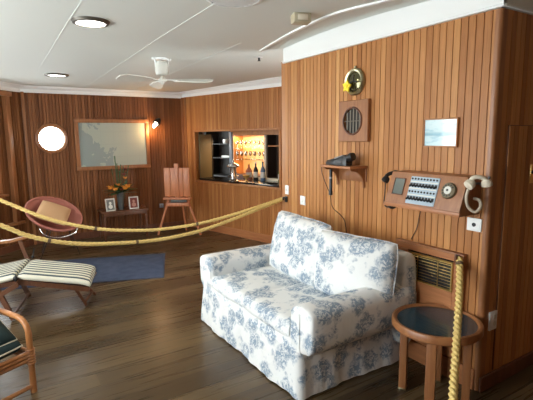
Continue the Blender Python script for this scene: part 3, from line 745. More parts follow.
for w in (.0, .58):
    bm = B(); beam(bm, Lp(.84,w,.35), Lp(.72,w,.012), .026, .04); obj('leg', bm, M['deckchair'], t)
    bm = B(); beam(bm, Lp(.66,w-.0,.33), Lp(1.25,w,.012), .024, .04); obj('leg', bm, M['deckchair'], t)
    au = .64 if w > .3 else .86
    bm = B(); beam(bm, Lp(au+.05,w,.34), Lp(au+.12,w,.60), .026, .034); obj('arm_post', bm, M['deckchair'], t)
    bm = B(); rs = []
    if True:
        for x, z, ww in ((au,.64,.02),(au+.04,.64,.032),(au+.2,.605,.034),(au+.5,.59,.030),(au+.8,.58,.03)): rs.append([V(Lp(x, w-ww, z+.012)), V(Lp(x, w+ww, z+.012)), V(Lp(x, w+ww, z-.012)), V(Lp(x, w-ww, z-.012))])
        rings(bm, rs); obj('armrest', bm, M['redteak'], t)
bm = B(); beam(bm, Lp(.725,.0,.05), Lp(.725,.58,.05), .022, .022); obj('stretcher', bm, M['deckchair'], t)
bm = B(); tube(bm, smooth_path([Lp(.665,.605,.42), Lp(.66,.63,.46), Lp(.655,.64,.50)], 4), .007); sphere(bm, Lp(.665,.605,.42), .016); obj('cushion_tie', bm, M['black'], t)
bm = B(); sphere(bm, Lp(.67,-.02,.39), .02, (1,.6,1.3)); obj('cushion_tie', bm, M['black'], t)

# ------------------------------------------------------------------ rattan armchair bottom left
Pq = V((.098, 2.985, 0)); wd = V((-.87, -.49, 0)).normalized(); dd = V((-.49, .87, 0)).normalized()
t = thing('rattan_armchair', 'honey coloured bamboo armchair with dark green cushions at left edge', 'chair', Pq)
def R_(w, d, z): return Pq + wd*w + dd*d + V((0,0,z))
W_, D_ = .58, .56
for w in (0, W_):
    bm = B(); tube(bm, [R_(w,0,0), R_(w,0,.40)], .019, 12); obj('front_leg', bm, M['cane'], t, world=True)
    bm = B(); tube(bm, smooth_path([R_(w,D_,0), R_(w,D_,.4), R_(w,D_+.10,.82)], 6), .019, 12); obj('rear_leg', bm, M['cane'], t, world=True)
    bm = B(); tube(bm, smooth_path([R_(w,0,.34), R_(w,.0,.40), R_(w,.03,.455), R_(w,.10,.485), R_(w,.30,.49), R_(w,D_+.04,.50)], 6), .018, 12); obj('arm', bm, M['cane'], t, world=True)
    for z in (.225, .250, .272): 
        bm = B(); tube(bm, [R_(w,0,z), R_(w,D_,z)], .013, 10); obj('side_rail', bm, M['cane'], t, world=True)
    bm = B()
    for z in (.20,.218,.236,.254,.272,.290): tube(bm, [R_(w,0,0)+V((.023*math.cos(2*PI*k/14), .023*math.sin(2*PI*k/14), z)) for k in range(14)], .006, 6, closed=True)
    obj('cane_binding', bm, M['cane'], t, world=True)
for z in (.225, .250, .272):
    for d in (0, D_):
        bm = B(); tube(bm, [R_(0,d,z), R_(W_,d,z)], .014, 10); obj('seat_rail', bm, M['cane'], t, world=True)
bm = B(); tube(bm, [R_(0,0,.045), R_(W_,0,.045)], .015, 10); obj('stretcher', bm, M['cane'], t, world=True)
bm = B(); tube(bm, smooth_path([R_(0,D_+.10,.82), R_(W_/2,D_+.13,.86), R_(W_,D_+.10,.82)], 6), .019, 12); obj('top_rail', bm, M['cane'], t, world=True)
bm = B()
for k in range(1, 8): tube(bm, [R_(W_*k/8,D_,.34), R_(W_*k/8,D_+.11,.83)], .010, 8)
obj('back_canes', bm, M['cane'], t, world=True)
def cushmat(c, ex, ey, ez): return Matrix.Translation(c) @ Matrix(((ex.x,ey.x,ez.x,0),(ex.y,ey.y,ez.y,0),(ex.z,ey.z,ez.z,0),(0,0,0,1)))
def pipe_loop(pts, parent, mat, r=.005, world=True):
    bm = B(); tube(bm, pts, r, 6, closed=True); return obj('piping', bm, mat, parent, world=world)
bm = B(); mids = cushion(bm, .50, .52, .11, .55, mat=cushmat(R_(W_/2,.27,.33), wd, V((0,0,1)), dd))
c_ = obj('seat_cushion', bm, M['darkgreen'], t, world=True, smooth=60); pipe_loop(mids, c_, M['piping'])
bk = (dd*.88+V((0,0,1))*.47).normalized(); bn = (V((0,0,1))*.88-dd*.47).normalized()
bm = B(); mids = cushion(bm, .46, .44, .14, .25, corner=.0, mat=cushmat(R_(W_/2,.24,.475), wd, bn, bk))
c_ = obj('loose_cushion', bm, M['darkgreen'], smooth=60); tag(origin_to(c_, R_(W_/2,.30,.5)), 'dark green cushion with cream piping lying on bamboo armchair seat', 'cushion'); pipe_loop(mids, c_, M['piping'])

# ------------------------------------------------------------------ sofa
SO = V((1.93, 2.70, 0)); t = thing('sofa', 'two seat sofa in white slipcover with blue floral print', 'sofa', SO)
def sofa(name, bm, mat=None, sm=60, sub=0): return obj(name, bm, mat or M['toile'], t, smooth=sm, world=True, subsurf=sub)
# skirted base
bm = B(); rs = []; rnd = random.Random(5)
Y0, Y1, X0, X1 = 1.995, 3.405, 1.462, 2.36
def per(n=120):
    out = []; L = 2*((X1-X0)+(Y1-Y0)); 
    for k in range(n):
        s_ = L*k/n
        if s_ < X1-X0: out.append((X0+s_, Y0, 0, -1, s_))
        elif s_ < X1-X0+Y1-Y0: out.append((X1, Y0+s_-(X1-X0), 1, 0, s_))
        elif s_ < 2*(X1-X0)+Y1-Y0: out.append((X1-(s_-(X1-X0)-(Y1-Y0)), Y1, 0, 1, s_))
        else: out.append((X0, Y1-(s_-2*(X1-X0)-(Y1-Y0)), -1, 0, s_))
    return out
PP = per(160)
for z, o_, am in ((.012,.028,.008),(.10,.022,.007),(.20,.012,.005),(.29,.004,.003),(.30,.004,.002),(.305,-.002,.0),(.36,-.004,.001),(.405,-.008,.001),(.425,-.018,0),(.432,-.04,0)):
    ring = []
    for x, y, nx_, ny_, s_ in PP:
        w_ = am*(math.sin(s_*9+1)+.6*math.sin(s_*23+2)+.4*math.sin(s_*51))
        cx = max(abs(x-(X0+X1)/2)/((X1-X0)/2), 0); cy = abs(y-(Y0+Y1)/2)/((Y1-Y0)/2)
        dx = (x-(X0+X1)/2)/((X1-X0)/2); dy = (y-(Y0+Y1)/2)/((Y1-Y0)/2)
        corner_in = .012 if (cx > .985 and cy > .985) else 0
        ring.append(V((x + nx_*w_ + dx**7*o_ - math.copysign(corner_in, dx), y + ny_*w_ + dy**7*o_ - math.copysign(corner_in, dy), z)))
    rs.append(ring)
rings(bm, rs); sofa('base_skirt', bm)
# seat cushions
for k, (ya, yb) in enumerate(((2.10, 2.685), (2.69, 3.225))):
    bm = B(); cushion(bm, yb-ya, .66, .155, .72, mat=cushmat(V((1.474+.33, (ya+yb)/2, .388)), V((0,1,0)), V((0,0,1)), V((1,0,0))), corner=.02, seed=k); sofa('seat_cushion', bm)
# rolled arms
def arm(ya, yb, outer):  # outer = -1 for the near (-y) side
    bm = B(); rs = []; yc = (ya+yb)/2; hw = (yb-ya)/2
    xsn = [1.468, 1.474, 1.49, 1.60, 1.80, 2.00, 2.20, 2.36, 2.385]; scl = [.86, .96, 1, 1, 1, 1, 1, .98, .9]
    for x, sc in zip(xsn, scl):
        ring = []
        slope = .02*(x-1.47)
        ztop = .60 if outer > 0 else .598 + slope*.8
        pts = [( -1, .30), (-1.02, .40), (-1.04, .50)]
        for a in range(0, 9): 
            th = PI*a/8; pts.append((-1.04*math.cos(th) if a < 4 else -1.04*math.cos(th), None if False else .54+ (ztop-.54)*math.sin(th)))
        pts += [(.98, .46), (.95, .36), (.93, .30)]
        for q, z in pts:
            yy = q*hw*(1 if outer < 0 else -1)
            if z > .45 or q < 0: pass
            zz = .46 + (z-.46)*sc if z > .46 else z
            ring.append(V((x, yc + yy*sc + .004*math.sin(x*17+q*4), zz)))
        rs.append(ring)
    rings(bm, rs); sofa('arm', bm, sub=1)
    bm = B()  # hanging side flap of the slipcover
    ye = ya if outer < 0 else yb
arm(1.865, 2.085, -1); arm(3.215, 3.47, 1)
# front scroll panels under the arms
for (ya, yb) in ((1.985, 2.07), (3.23, 3.40)):
    bm = B(); rs = []
    for z, x_ in ((.30,1.468),(.38,1.462),(.46,1.462),(.55,1.466)):
        rs.append([V((x_, ya, z)), V((x_, yb, z)), V((1.60, yb, z)), V((1.60, ya, z))])
    rings(bm, rs); sofa('arm_front', bm)
# back
bm = B(); rs = []
for y, sc in ((1.89,.88),(1.90,.97),(1.925,1),(2.3,1),(2.7,1.0),(3.1,1),(3.46,1),(3.485,.97),(3.495,.88)):
    ring = []
    for q, z in ((2.26,.12),(2.25,.45),(2.255,.70),(2.27,.775),(2.30,.81),(2.35,.815),(2.39,.785),(2.405,.72),(2.41,.45),(2.39,.12)):
        ring.append(V((2.30+(q-2.30)*sc, y, .45+(z-.45)*(sc if z > .45 else 1) + .006*math.sin(y*7))))
    rs.append(ring)
rings(bm, rs); sofa('back', bm, sub=1)
# back cushions leaning on the back
def lean(xb, yc, w, h, tilt, roll, turn, zb, th, seed):
    ex = V((math.sin(turn), -math.cos(turn), 0)); bk = V((math.cos(turn), math.sin(turn), 0))
    ez = (bk*math.sin(tilt) + V((0,0,1))*math.cos(tilt)); ey = ez.cross(ex).normalized()
    T = cushmat(V((xb, yc, zb)), ex, ey, ez) @ Matrix.Rotation(roll, 4, 'Y') @ Matrix.Translation((0,0,h/2))
    bm = B(); mids = cushion(bm, w, h, th, .40, n=16, p=3.0, corner=.045, mat=T, sag=.015, seed=seed)
    o = sofa('back_cushion', bm); pipe_loop(mids, o, M['toile'], .004)
lean(2.02, 2.82, .66, .49, .20, math.radians(2.0), 0, .455, .20, 11)
lean(2.045, 2.18, .60, .445, .17, math.radians(1.0), math.radians(14), .455, .19, 12)

# ------------------------------------------------------------------ round side table
TC = V((2.19, 1.575, 0)); t = thing('side_table', 'round wooden side table with dark glass top painted sky-reflection blue beside the sofa', 'table', TC)
bm = B(); lathe(bm, [(.225,.447),(.254,.447),(.260,.454),(.260,.488),(.254,.496),(.240,.496),(.234,.488),(.225,.484)], (0,0,0), (0,0,1), 64, True); obj('top_rim', bm, M['redteak'], t)
bm = B(); cyl(bm, (0,0,.454), (0,0,.485), .234, seg=64); obj('glass_top', bm, M['tabletop'], t)
a0 = math.atan2(.17, -.10)
for k in range(4):
    a = a0 + k*PI/2; bm = B(); mt = Matrix.Rotation(a, 4, 'Z')
    box(bm, .160, .205, -.028, .028, .0, .448, .004, mt); lg = obj('leg', bm, M['redteak'], t)
    bm = B(); box(bm, .158, .207, -.030, .030, 0.0, .012, .002, mt); obj('foot_cap', bm, M['oldbrass'], lg)
bm = B()
for a in (a0, a0+PI/2):
    beam(bm, V((.17*math.cos(a), .17*math.sin(a), .435)), V((-.17*math.cos(a), -.17*math.sin(a), .435)), .025, .04)
obj('cross_rail', bm, M['redteak'], t)

# ------------------------------------------------------------------ on the near panelled wall (face x = 2.45)
t = thing('heater_casing', 'wooden casing with brass louvred grille low on panelled wall', 'grille', (2.45, 1.79, 0))
bm = B(); y0, y1 = 1.573, 2.10
for a in ((y0, y1, .815, .862), (y0, y0+.06, .16, .815), (1.99, y1, .16, .815), (y0+.06, 1.99, .16, .60)):
    box(bm, 2.415, 2.4499, a[0], a[1], a[2]-(.010 if a[2] > .7 else 0), a[3]-(.010 if a[3] > .7 else 0), .003, seg=1)
obj('casing', bm, M['teak_x'], t, world=True)
bm = B()
box(bm, 2.408, 2.4499, y0-.012, y1, .848, .862, .003); box(bm, 2.408, 2.4499, y0-.012, y0+.002, .15, .848, .003); obj('moulding', bm, M['redteak'], t, world=True)
bm = B()
for a in ((1.630, 1.99, .783, .797), (1.630, 1.99, .60, .612), (1.630, 1.642, .612, .783), (1.978, 1.99, .612, .783)): box(bm, 2.404, 2.418, a[0], a[1], a[2], a[3], .002, seg=1)
obj('grille_frame', bm, M['brass'], t, world=True)
for k in range(8):
    z = .624+k*.021; bm = B(); beam(bm, (2.416, 1.64, z), (2.416, 1.98, z), .008, .003, V((.6,0,1))); obj('louvre', bm, M['brass'], t, world=True)
for y in (1.74, 1.90):
    bm = B(); box(bm, 2.407, 2.411, y-.002, y+.002, .612, .785); obj('grille_bar', bm, M['brass'], t, world=True)
bm = B(); box(bm, 2.44, 2.4495, 1.635, 1.985, .602, .795); obj('dark_backing', bm, M['void'], t, world=True)

# framed print
t = thing('framed_print', 'small framed harbour print with painted window glare above the telephone panel', 'picture', (2.45, 1.790, 1.611))
bm = B(); w, h, f = .126, .092, .009
for a in ((-w, w, h-f, h), (-w, w, -h, -h+f), (-w, -w+f, -h+f, h-f), (w-f, w, -h+f, h-f)): box(bm, -.020, 0, a[0], a[1], a[2], a[3], .002, seg=1)
obj('frame', bm, M['teak'], t)
bm = B(); box(bm, -.012, -.001, -w+f, w-f, -h+f, h-f); obj('print_sheet', bm, M['print'], t, smooth=None)

# telephone exchange box
t = thing('telephone_panel', 'sloping wooden telephone exchange panel with switches and dial on wall', 'telephone', (2.45, 1.78, 1.14)); panel_root = t
bm = B(); ya, yb = 1.50, 2.06
pf = [(2.4499,1.356),(2.315,1.353),(2.247,1.155),(2.247,1.132),(2.257,1.126),(2.4499,1.126)]
extrude_poly(bm, [(x, ya, z) for x, z in pf], (0, yb-ya, 0)); obj('wooden_case', bm, M['redteak'], t, world=True, smooth=20)
bm = B(); box(bm, 2.240, 2.262, ya-.006, yb+.006, 1.126, 1.153, .004); obj('front_lip', bm, M['teak_x'], t, world=True)
sd = V((.068,0,.198)).normalized(); sn = V((-sd.z,0,sd.x)); s0 = V((2.247,0,1.155))
def SLM(): # slanted face frame: local x -> -Y (to the right in view), local y -> up the slope, local z -> out
    ex = V((0,-1,0)); return Matrix(((ex.x,sd.x,sn.x,s0.x),(ex.y,sd.y,sn.y,s0.y),(ex.z,sd.z,sn.z,s0.z),(0,0,0,1)))
S_ = SLM(); SLEN = .209
def fbox(bm, y_hi, y_lo, v0, v1, h, bev=.0015): box(bm, -y_hi, -y_lo, v0, v1, -.001, h, bev, S_, 1)
bm = B(); fbox(bm, 2.015, 1.935, .060, .165, .004); obj('display_window', bm, M['screen'], t, world=True)
bm = B(); fbox(bm, 2.02, 2.015, .055, .17, .006); fbox(bm, 1.935, 1.93, .055, .17, .006); fbox(bm, 2.015, 1.935, .165, .17, .006); fbox(bm, 2.015, 1.935, .055, .06, .006); obj('display_bezel', bm, M['darkteak'], t, world=True)
bm = B(); fbox(bm, 1.890, 1.675, .008, .188, .005); pl_ = obj('switch_plate', bm, M['switchplate'], t, world=True)
for r_i, v in enumerate((.172, .132, .088, .046)):
    for k in range(9):
        y = 1.876 - k*.0230; bm = B()
        if r_i % 2 == 0:
            p = S_ @ V((-y, v, .004)); cyl(bm, p, p+sn*.005, .0065, seg=10); obj('indicator', bm, M['black'], pl_, world=True)
        else:
            p = S_ @ V((-y, v, .004)); q = S_ @ V((-y, v-.012, .020)); tube(bm, [p, q], [.005, .007], 8); box(bm, -y-.009, -y+.009, v-.008, v+.012, .003, .007, 0, S_); obj('toggle_switch', bm, M['black'], pl_, world=True)
bm = B()
for v in (.106, .150, .064): fbox(bm, 1.885, 1.680, v, v+.007, .0062, 0)
obj('label_strip', bm, M['offwhite'], pl_, world=True)
dc = S_ @ V((-1.597, .118, 0))
bm = B(); lathe(bm, [(.048,0),(.050,.008),(.044,.016),(.020,.018)], dc, sn, 32); dl = obj('rotary_dial', bm, M['dialmetal'], t, world=True)
bm = B(); lathe(bm, [(.024,.017),(.024,.021),(.004,.022)], dc, sn, 24); obj('dial_centre', bm, M['offwhite'], dl, world=True)
bm = B(); lathe(bm, [(.007,.021),(.007,.025),(.002,.026)], dc, sn, 16); obj('dial_hub', bm, M['black'], dl, world=True)
ex = V((0,-1,0))
for k in range(10):
    a = 2*PI*(k/12)+.6; p = dc + (ex*math.cos(a)+sd*math.sin(a))*.034 + sn*.016; bm = B(); cyl(bm, p, p+sn*.0025, .0060, seg=10); obj('finger_hole', bm, M['black'], dl, world=True)
# receivers
def handset(name, label, pts, mat, r=.012, er=.027, e0=None, e1=None):
    t = thing(name, label, 'telephone handset', pts[len(pts)//2]); P_ = smooth_path(pts, 6)
    bm = B(); n_ = len(P_); tube(bm, P_, [r*(1.25-.35*math.sin(PI*i/(n_-1))) for i in range(n_)], 12); obj('handle', bm, mat, t, world=True)
    for p, d in ((P_[0], e0), (P_[-1], e1)):
        bm = B(); lathe(bm, [(er*.55,-.018),(er*.9,-.006),(er,.010),(er*.95,.022),(er*.6,.026)], p, d, 20); obj('ear_cap', bm, mat, t, world=True)
    return t
handset('cream_handset', 'cream telephone handset hung at right end of telephone panel', [(2.27,1.453,1.325),(2.275,1.448,1.352),(2.29,1.428,1.362),(2.32,1.405,1.352),(2.335,1.400,1.332)], M['cream'], .014, .030, V((-.75,.2,-.55)), V((.2,-.1,-1)))
handset('black_handset', 'black telephone handset hung at left end of telephone panel', [(2.29,2.095,1.300),(2.30,2.10,1.322),(2.33,2.092,1.337),(2.37,2.085,1.337)], M['black'], .014, .026, V((-.5,.3,-.8)), V((.3,0,-1)))
t = thing('coiled_cord', 'cream cord looping down beside the telephone panel', 'cord', (2.32, 1.45, 1.2))
bm = B(); tube(bm, smooth_path([(2.275,1.468,1.290),(2.27,1.475,1.24),(2.285,1.468,1.185),(2.31,1.440,1.160),(2.33,1.424,1.190),(2.35,1.445,1.222),(2.375,1.492,1.225)], 8), .0095, 10); obj('cord_loop', bm, M['creamcord'], t, world=True)
t = thing('handset_hook', 'dark metal hook holding handset at right of telephone panel', 'hook', (2.40, 1.49, 1.30))
bm = B(); tube(bm, smooth_path([(2.40,1.4995,1.31),(2.36,1.46,1.32),(2.33,1.42,1.315),(2.335,1.395,1.345),(2.34,1.385,1.365)], 5), .007); obj('hook_arm', bm, M['black'], t, world=True)
t = thing('receiver_cord', 'thin black wire drooping from black handset beneath telephone panel', 'wire', (2.31, 2.09, 1.25))
bm = B(); tube(bm, smooth_path([(2.29,2.10,1.275),(2.275,2.09,1.20),(2.262,2.082,1.135),(2.27,2.06,1.110),(2.30,2.02,1.118)], 6), .004, 6); obj('wire_run', bm, M['black'], t, world=True)
t = thing('wall_wire', 'thin black wire running down wall from telephone panel to sofa', 'wire', (2.44, 1.88, 1.12))
bm = B(); tube(bm, smooth_path([(2.43,1.90,1.124),(2.442,1.93,1.04),(2.442,1.945,.96),(2.443,1.99,.875)], 6), .003, 6); obj('wire_run', bm, M['black'], t, world=True)
bm = B(); lathe(bm, [(.030,0),(.028,-.012),(.015,-.024),(.004,-.026)], (2.285,2.03,1.126), (0,0,1), 20); obj('cable_gland', bm, M['black'], panel_root, world=True)

# wall shelf with telescope-shaped black instrument
t = thing('wall_shelf', 'small teak wall shelf on curved brackets', 'shelf', (2.45, 2.605, 1.36))
bm = B(); box(bm, -.185, -.0005, -.175, .175, -.012, .006, .003); obj('shelf_board', bm, M['teak_x'], t)
bm = B(); box(bm, -.012, -.0005, -.17, .17, -.12, -.012, .003)
obj('back_board', bm, M['redteak'], t)
for y in (-.15, .15):
    bm = B(); pts = [(-.012, 0, -.012), (-.165, 0, -.012), (-.155, 0, -.025)]
    for k in range(9):
        a = PI/2*k/8; pts.append((-.150+.125*math.sin(a)*1.0, 0, -.135+.105*math.cos(a)))
    pts += [(-.025, 0, -.165), (-.012, 0, -.165)]
    extrude_poly(bm, [(x, y-.008, z) for x, _, z in pts], (0, .016, 0)); obj('bracket', bm, M['redteak'], t, smooth=None)
t = thing('megaphone_instrument', 'black tapering instrument lying on the small wall shelf', 'instrument', (2.33, 2.60, 1.367))
def ob(bm, ps):
    rings(bm, [[V((x+dx*w, y, z0 + (h*dz))) for dx, dz in ((-1,0),(-1.08,.5),(-.8,.95),(0,1.08),(.8,.95),(1.08,.5),(1,0))] for x, y, w, h, z0 in ps])
bm = B(); ob(bm, [(0,.165,.018,.022,.001),(0,.15,.026,.036,.001),(0,.03,.033,.060,.001),(0,-.04,.040,.078,.001),(0,-.075,.040,.082,.001),(0,-.09,.030,.074,.004)]); obj('body', bm, M['black'], t)
bm = B(); lathe(bm, [(.020,-.02),(.028,-.01),(.034,.03),(.030,.05),(.018,.052)], (0,-.085,.062), (0,-1,.25), 20); obj('eyepiece', bm, M['black'], t)
bm = B(); cyl(bm, (-.02,.05,.055), (-.02,-.05,.076), .009, seg=10); obj('handle', bm, M['grey'], t)
t = thing('hanging_tube', 'black tubular microphone hanging below the wall shelf', 'microphone', (2.28, 2.665, 1.34))
bm = B(); lathe(bm, [(.010,0),(.013,-.01),(.012,-.17),(.016,-.18),(.016,-.205),(.006,-.21)], (0,0,-.005), (0,0,1), 14); obj('tube_body', bm, M['black'], t)
bm = B(); lathe(bm, [(.0135,-.06),(.0135,-.075)], (0,0,-.005)); obj('collar', bm, M['grey'], t)
t = thing('trailing_wire', 'thin dark wire trailing from wall shelf down behind sofa', 'wire', (2.30, 2.7, 1.2))
bm = B(); tube(bm, smooth_path([(2.272,2.77,1.355),(2.268,2.76,1.30),(2.27,2.72,1.22),(2.28,2.672,1.13),(2.33,2.70,1.02),(2.40,2.68,.95),(2.428,2.66,.90),(2.435,2.64,.80)], 8), .0035, 6); obj('wire_run', bm, M['cord'], t, world=True)

# square plaque with round louvred hole
t = thing('vent_plaque', 'square wooden plaque with round barred speaker opening', 'vent', (2.45, 2.572, 1.712))
bm = B(); box(bm, -.035, -.0005, -.166, .166, -.16, .16, .004, seg=1)
o = obj('plaque', bm, M['redteak'], t, smooth=None)
cb_ = B(); cyl(cb_, (-.2, .003, 0), (-.008, .003, 0), .100, seg=36)
me_ = bpy.data.meshes.new('cut'); finish(cb_); cb_.to_mesh(me_); cb_.free(); co = bpy.data.objects.new('cut', me_); C.objects.link(co); co.location = t.location
md = o.modifiers.new('b','BOOLEAN'); md.operation = 'DIFFERENCE'; md.solver = 'EXACT'; md.object = co; bpy.context.view_layer.update()
nm = bpy.data.meshes.new_from_object(o.evaluated_get(bpy.context.evaluated_depsgraph_get())); o.modifiers.clear(); o.data = nm; bpy.data.objects.remove(co)
bm = B(); lathe(bm, [(.098,0),(.098,.006),(.106,.008),(.112,.0)], (-.035,.003,0), (-1,0,0), 40, True); obj('ring_moulding', bm, M['darkteak'], t)
bm = B(); cyl(bm, (-.0085,.003,0), (-.0082,.003,0), .099, seg=36); obj('dark_backing', bm, M['void'], t)
for k in range(-2, 3):
    y = k*.034; h = math.sqrt(.098**2-y*y)
    bm = B(); beam(bm, (-.022, y+.003, -h), (-.022, y+.003, h), .013, .004, V((1,.5,0))); obj('vertical_bar', bm, M['dullbar'], t)
bm = B(); beam(bm, (-.031,-.095,.0), (-.031,.101,.0), .004, .006, V((0,0,1))); obj('cross_bar', bm, M['dullbar'], t)

# round brass instrument
t = thing('brass_clock', 'round brass rimmed glass instrument high on panelled wall', 'clock', (2.45, 2.575, 2.012))
bm = B(); lathe(bm, [(.088,0),(.102,.004),(.104,.020),(.094,.034),(.080,.030),(.078,.018),(.078,0)], (0,0,0), (-1,0,0), 40, True); obj('rim', bm, M['oldbrass'], t)
bm = B(); lathe(bm, [(.080,.014),(.060,.022),(.03,.027),(.004,.029)], (0,0,0), (-1,0,0), 40); obj('glass_face', bm, M['dialglass'], t)
bm = B(); beam(bm, (-.031,.035,.0), (-.031,-.035,.0), .004, .010); beam(bm, (-.031,0,0), (-.031,0.005,.055), .004, .006); obj('hands', bm, M['black'], t)
bm = B(); cyl(bm, (-.012,0,.10), (-.012,0,.118), .010, seg=12); obj('hanging_lug', bm, M['oldbrass'], t)
t = thing('yellow_ornament', 'yellow star shaped ornament at lower left of brass instrument', 'ornament', (2.395, 2.620, 1.980))
bm = B(); pts = []
for k in range(10):
    r = .050 if k % 2 == 0 else .030; a = PI/2+.15+2*PI*k/10; pts.append((0, r*math.cos(a), r*math.sin(a)))
extrude_poly(bm, [(x-.006, y, z) for x, y, z in pts], (.012, 0, 0)); obj('star', bm, M['yellow'], t, smooth=None)
bm = B(); cyl(bm, (0,0,0), (.030,-.012,.0), .006, seg=8); obj('stem', bm, M['brass'], t)
bm = B(); lathe(bm, [(.014,0),(.012,.006),(.002,.009)], (-.006,0,0), (-1,0,0), 16); obj('centre_boss', bm, M['yellow'], t)

# switches and sockets
def plate(name, label, cat, loc, w, h, rz, details, group=None):
    t = thing(name, label, cat, loc, rz, group)
    bm = B(); box(bm, -w/2, w/2, -.010, 0, -h/2, h/2, .002); obj('plate', bm, M['white'], t)
    for nm_, b_, mm in details:
        bm = B(); b_(bm); obj(nm_, bm, mm, t)
    return t
plate('wall_socket', 'white square socket with black centre on wall below cream handset', 'socket', (2.45, 1.526, 1.056), .094, .080, -PI/2, [('socket_hole', lambda bm: cyl(bm, (0,-.010,0), (0,-.013,0), .012), M['black'])])
plate('light_switch', 'white switch on panelled wall above left end of sofa', 'switch', (2.45, 3.255, 1.000), .075, .085, -PI/2, [('rocker', lambda bm: box(bm, -.012, .012, -.015, -.009, -.018, .018, .002), M['offwhite'])], 'wall switches')
plate('light_switch', 'white switch near left edge of panelled wall above rope ends', 'switch', (2.45, 3.515, 1.075), .06, .090, -PI/2, [('rocker', lambda bm: box(bm, -.010, .010, -.015, -.009, -.016, .016, .002), M['offwhite'])], 'wall switches')
plate('wall_socket', 'white square socket low on darker side wall behind side table', 'socket', (2.565, 1.44, .450), .105, .120, 0, [('switch_rocker', lambda bm: box(bm, -.02, .02, -.014, -.009, .01, .035, .002), M['offwhite']), ('socket_hole', lambda bm: cyl(bm, (0,-.010,-.02), (0,-.0125,-.02), .016), M['offwhite'])])

# ------------------------------------------------------------------ ropes
def rope(name, label, pts, R, group=None, bands=(), pitch=.105, step=.007):
    t = thing(name, label, 'rope', pts[0], 0, group); P_ = smooth_path(pts, 40)
    # even spacing
    out = [P_[0]]; acc = 0
    for a, b in zip(P_, P_[1:]):
        L = (b-a).length; d_ = 0
        while acc + (L-d_) >= step:
            d_ += step-acc; out.append(a + (b-a)*(d_/L)); acc = 0
        acc += L-d_
    fs = frames(out); seg = 24; rs = []
    for i, (p, s, u) in enumerate(fs):
        tw = 2*PI*i*step/pitch; ring = []
        for k in range(seg):      # three strands laid round each other
            th = 2*PI*k/seg; fi = (th+tw) % (2*PI/3) - PI/3
            r = R*(.50*math.cos(fi) + math.sqrt(.2916-.25*math.sin(fi)**2))
            ring.append(p+(s*math.cos(th)+u*math.sin(th))*r)
        rs.append(ring)
    bm = B(); rings(bm, rs); obj('twisted_strands', bm, M['rope'], t, world=True, smooth=50)
    for x in bands:
        i = min(range(len(out)), key=lambda j: (out[j]-V(x)).length); i = max(2, min(len(out)-4, i))
        bm = B(); tube(bm, [out[i-1], out[i], out[i+1], out[i+2]], R*1.05, 14); obj('whipping', bm, M['tape'], t, world=True)
    return out
r1 = [(-1.72,4.19,2.0),(-1.0,4.085,1.70),(-.45,4.005,1.40),(.024,3.936,1.135),(.286,3.897,.986),(.499,3.866,.900),(.725,3.832,.836),(.966,3.796,.800),(1.222,3.758,.784),(1.559,3.708,.802),(1.88,3.66,.855),(2.189,3.614,.924),(2.425,3.572,.985)]
r2 = [(-1.72,3.2,1.95),(-1.0,3.262,1.62),(-.45,3.312,1.30),(.006,3.352,1.037),(.146,3.364,.95),(.297,3.377,.885),(.461,3.391,.838),(.638,3.406,.806),(.947,3.433,.774),(1.205,3.455,.768),(1.489,3.48,.788),(1.8,3.506,.842),(2.141,3.536,.915),(2.425,3.560,.975)]
rope('barrier_rope', 'golden twisted barrier rope, the upper and farther of the two', r1, .0150, 'barrier ropes', [(.69,3.84,.84),(1.56,3.71,.80)])
rope('barrier_rope', 'golden twisted barrier rope, the lower and nearer of the two', r2, .0160, 'barrier ropes', [(.29,3.377,.885),(.92,3.433,.774)])
rope('barrier_rope', 'golden rope hanging from hook in front of the side table', [(2.40,1.585,.84),(2.33,1.53,.765),(2.2,1.44,.658),(1.95,1.278,.493),(1.7,1.115,.375),(1.40,.90,.22),(1.15,.72,.08),(.95,.52,.022),(.7,.25,.024)], .0215, 'barrier ropes', [(2.38,1.57,.81)])
t = thing('rope_hook', 'small dark hook on the wooden casing holding the hanging rope', 'hook', (2.40, 1.60, .86))
bm = B(); box(bm, 2.392, 2.4045, 1.585, 1.615, .80, .86, .003); tube(bm, smooth_path([(2.394,1.60,.85),(2.37,1.59,.855),(2.375,1.585,.83)], 5), .006); obj('hook_body', bm, M['darkteak'], t, world=True)
t = thing('rope_hook', 'dark hook at left edge of panelled wall holding two barrier ropes', 'hook', (2.45, 3.53, .99))
bm = B(); box(bm, 2.437, 2.4495, 3.51, 3.545, .95, 1.01, .003); tube(bm, smooth_path([(2.44,3.53,.99),(2.42,3.545,.995),(2.42,3.55,.97)], 5), .008); obj('hook_body', bm, M['black'], t, world=True)

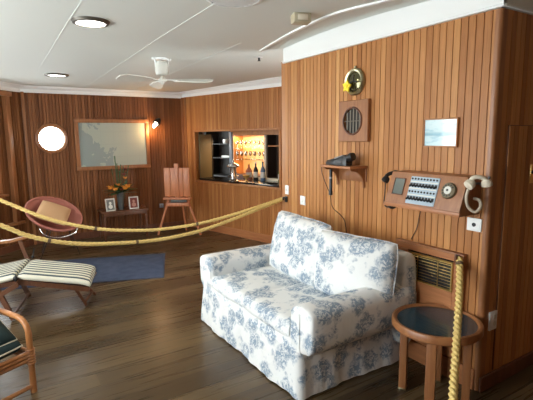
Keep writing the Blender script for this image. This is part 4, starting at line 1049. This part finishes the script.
# ------------------------------------------------------------------ light
w = bpy.data.worlds.new('World'); bpy.context.scene.world = w; w.use_nodes = True
bg = w.node_tree.nodes['Background']; bg.inputs[0].default_value = (.91, .975, 1.0, 1); bg.inputs[1].default_value = 13.0
def portal(org, rotz, x0, x1, z0, z1):
    c, s_ = math.cos(rotz), math.sin(rotz); xm = (x0+x1)/2
    L = bpy.data.lights.new('daylight', 'AREA'); L.shape = 'RECTANGLE'; L.size = x1-x0; L.size_y = z1-z0; L.cycles.is_portal = True
    o = bpy.data.objects.new('window_portal', L); C.objects.link(o)
    y = .12
    o.location = (org[0]+c*xm-s_*y, org[1]+s_*xm+c*y, (z0+z1)/2)
    n_ = V((s_, -c, 0))   # into the room
    o.rotation_euler = n_.to_track_quat('-Z', 'Z').to_euler()
portal((-1.8, 5.2), math.atan2(2.2, 2.22), LD-1.3, LD-.55, .9, 2.05)
for a, b in WIN_L: portal((-1.8, -2.0), PI/2, a, b, .75, 2.15)
for a, b in WIN_F: portal((4.5, -2.0), PI, a, b, .85, 2.1)
portal((.42, 7.4), 0, .19, .56, 1.41, 1.79)
def lamp(name, kind, loc, power, col, **kw):
    L = bpy.data.lights.new(name, kind); L.energy = power; L.color = col
    for k, v in kw.items(): setattr(L, k, v)
    o = bpy.data.objects.new(name, L); o.location = loc; C.objects.link(o); return o
for x, y in ((.672,3.384),(.76,6.03)): lamp('downlight', 'AREA', (x, y, 2.405), 10, (1,.93,.80), shape='DISK', size=.2)
lamp('wall_lamp_light', 'POINT', (2.31, 7.25, 1.72), 7, (1,.55,.22), shadow_soft_size=.03)
o = lamp('back_bar_light', 'AREA', bw(.40, .74, 1.61), 16, (1,.66,.34), shape='RECTANGLE', size=.7, size_y=.12); o.rotation_euler = (0, 0, RB)
o = lamp('bar_low_light', 'AREA', bw(.40, .74, 1.18), 3, (1,.55,.25), shape='RECTANGLE', size=.7, size_y=.12); o.rotation_euler = (0, 0, RB)

# ------------------------------------------------------------------ camera (fitted from the photograph's vanishing lines)
f, pitch, roll, yaw = 435.03, math.radians(8.312), math.radians(.6495), math.radians(32.077)
cam = bpy.data.cameras.new('Camera'); co = bpy.data.objects.new('Camera', cam); C.objects.link(co)
cam.sensor_width = 36; cam.sensor_fit = 'HORIZONTAL'; cam.lens = f/533*36; cam.clip_start = .02
co.location = (0, 0, 1.6)
R0 = Matrix.Rotation(-yaw, 4, 'Z') @ Matrix.Rotation(PI/2 - pitch, 4, 'X') @ Matrix.Rotation(-roll, 4, 'Z')
co.rotation_euler = R0.to_euler()
sc = bpy.context.scene; sc.camera = co
sc.view_settings.view_transform = 'Standard'; sc.view_settings.look = 'None'; sc.view_settings.gamma = 1; sc.view_settings.use_curve_mapping = False
sc.view_settings.exposure = 0.0
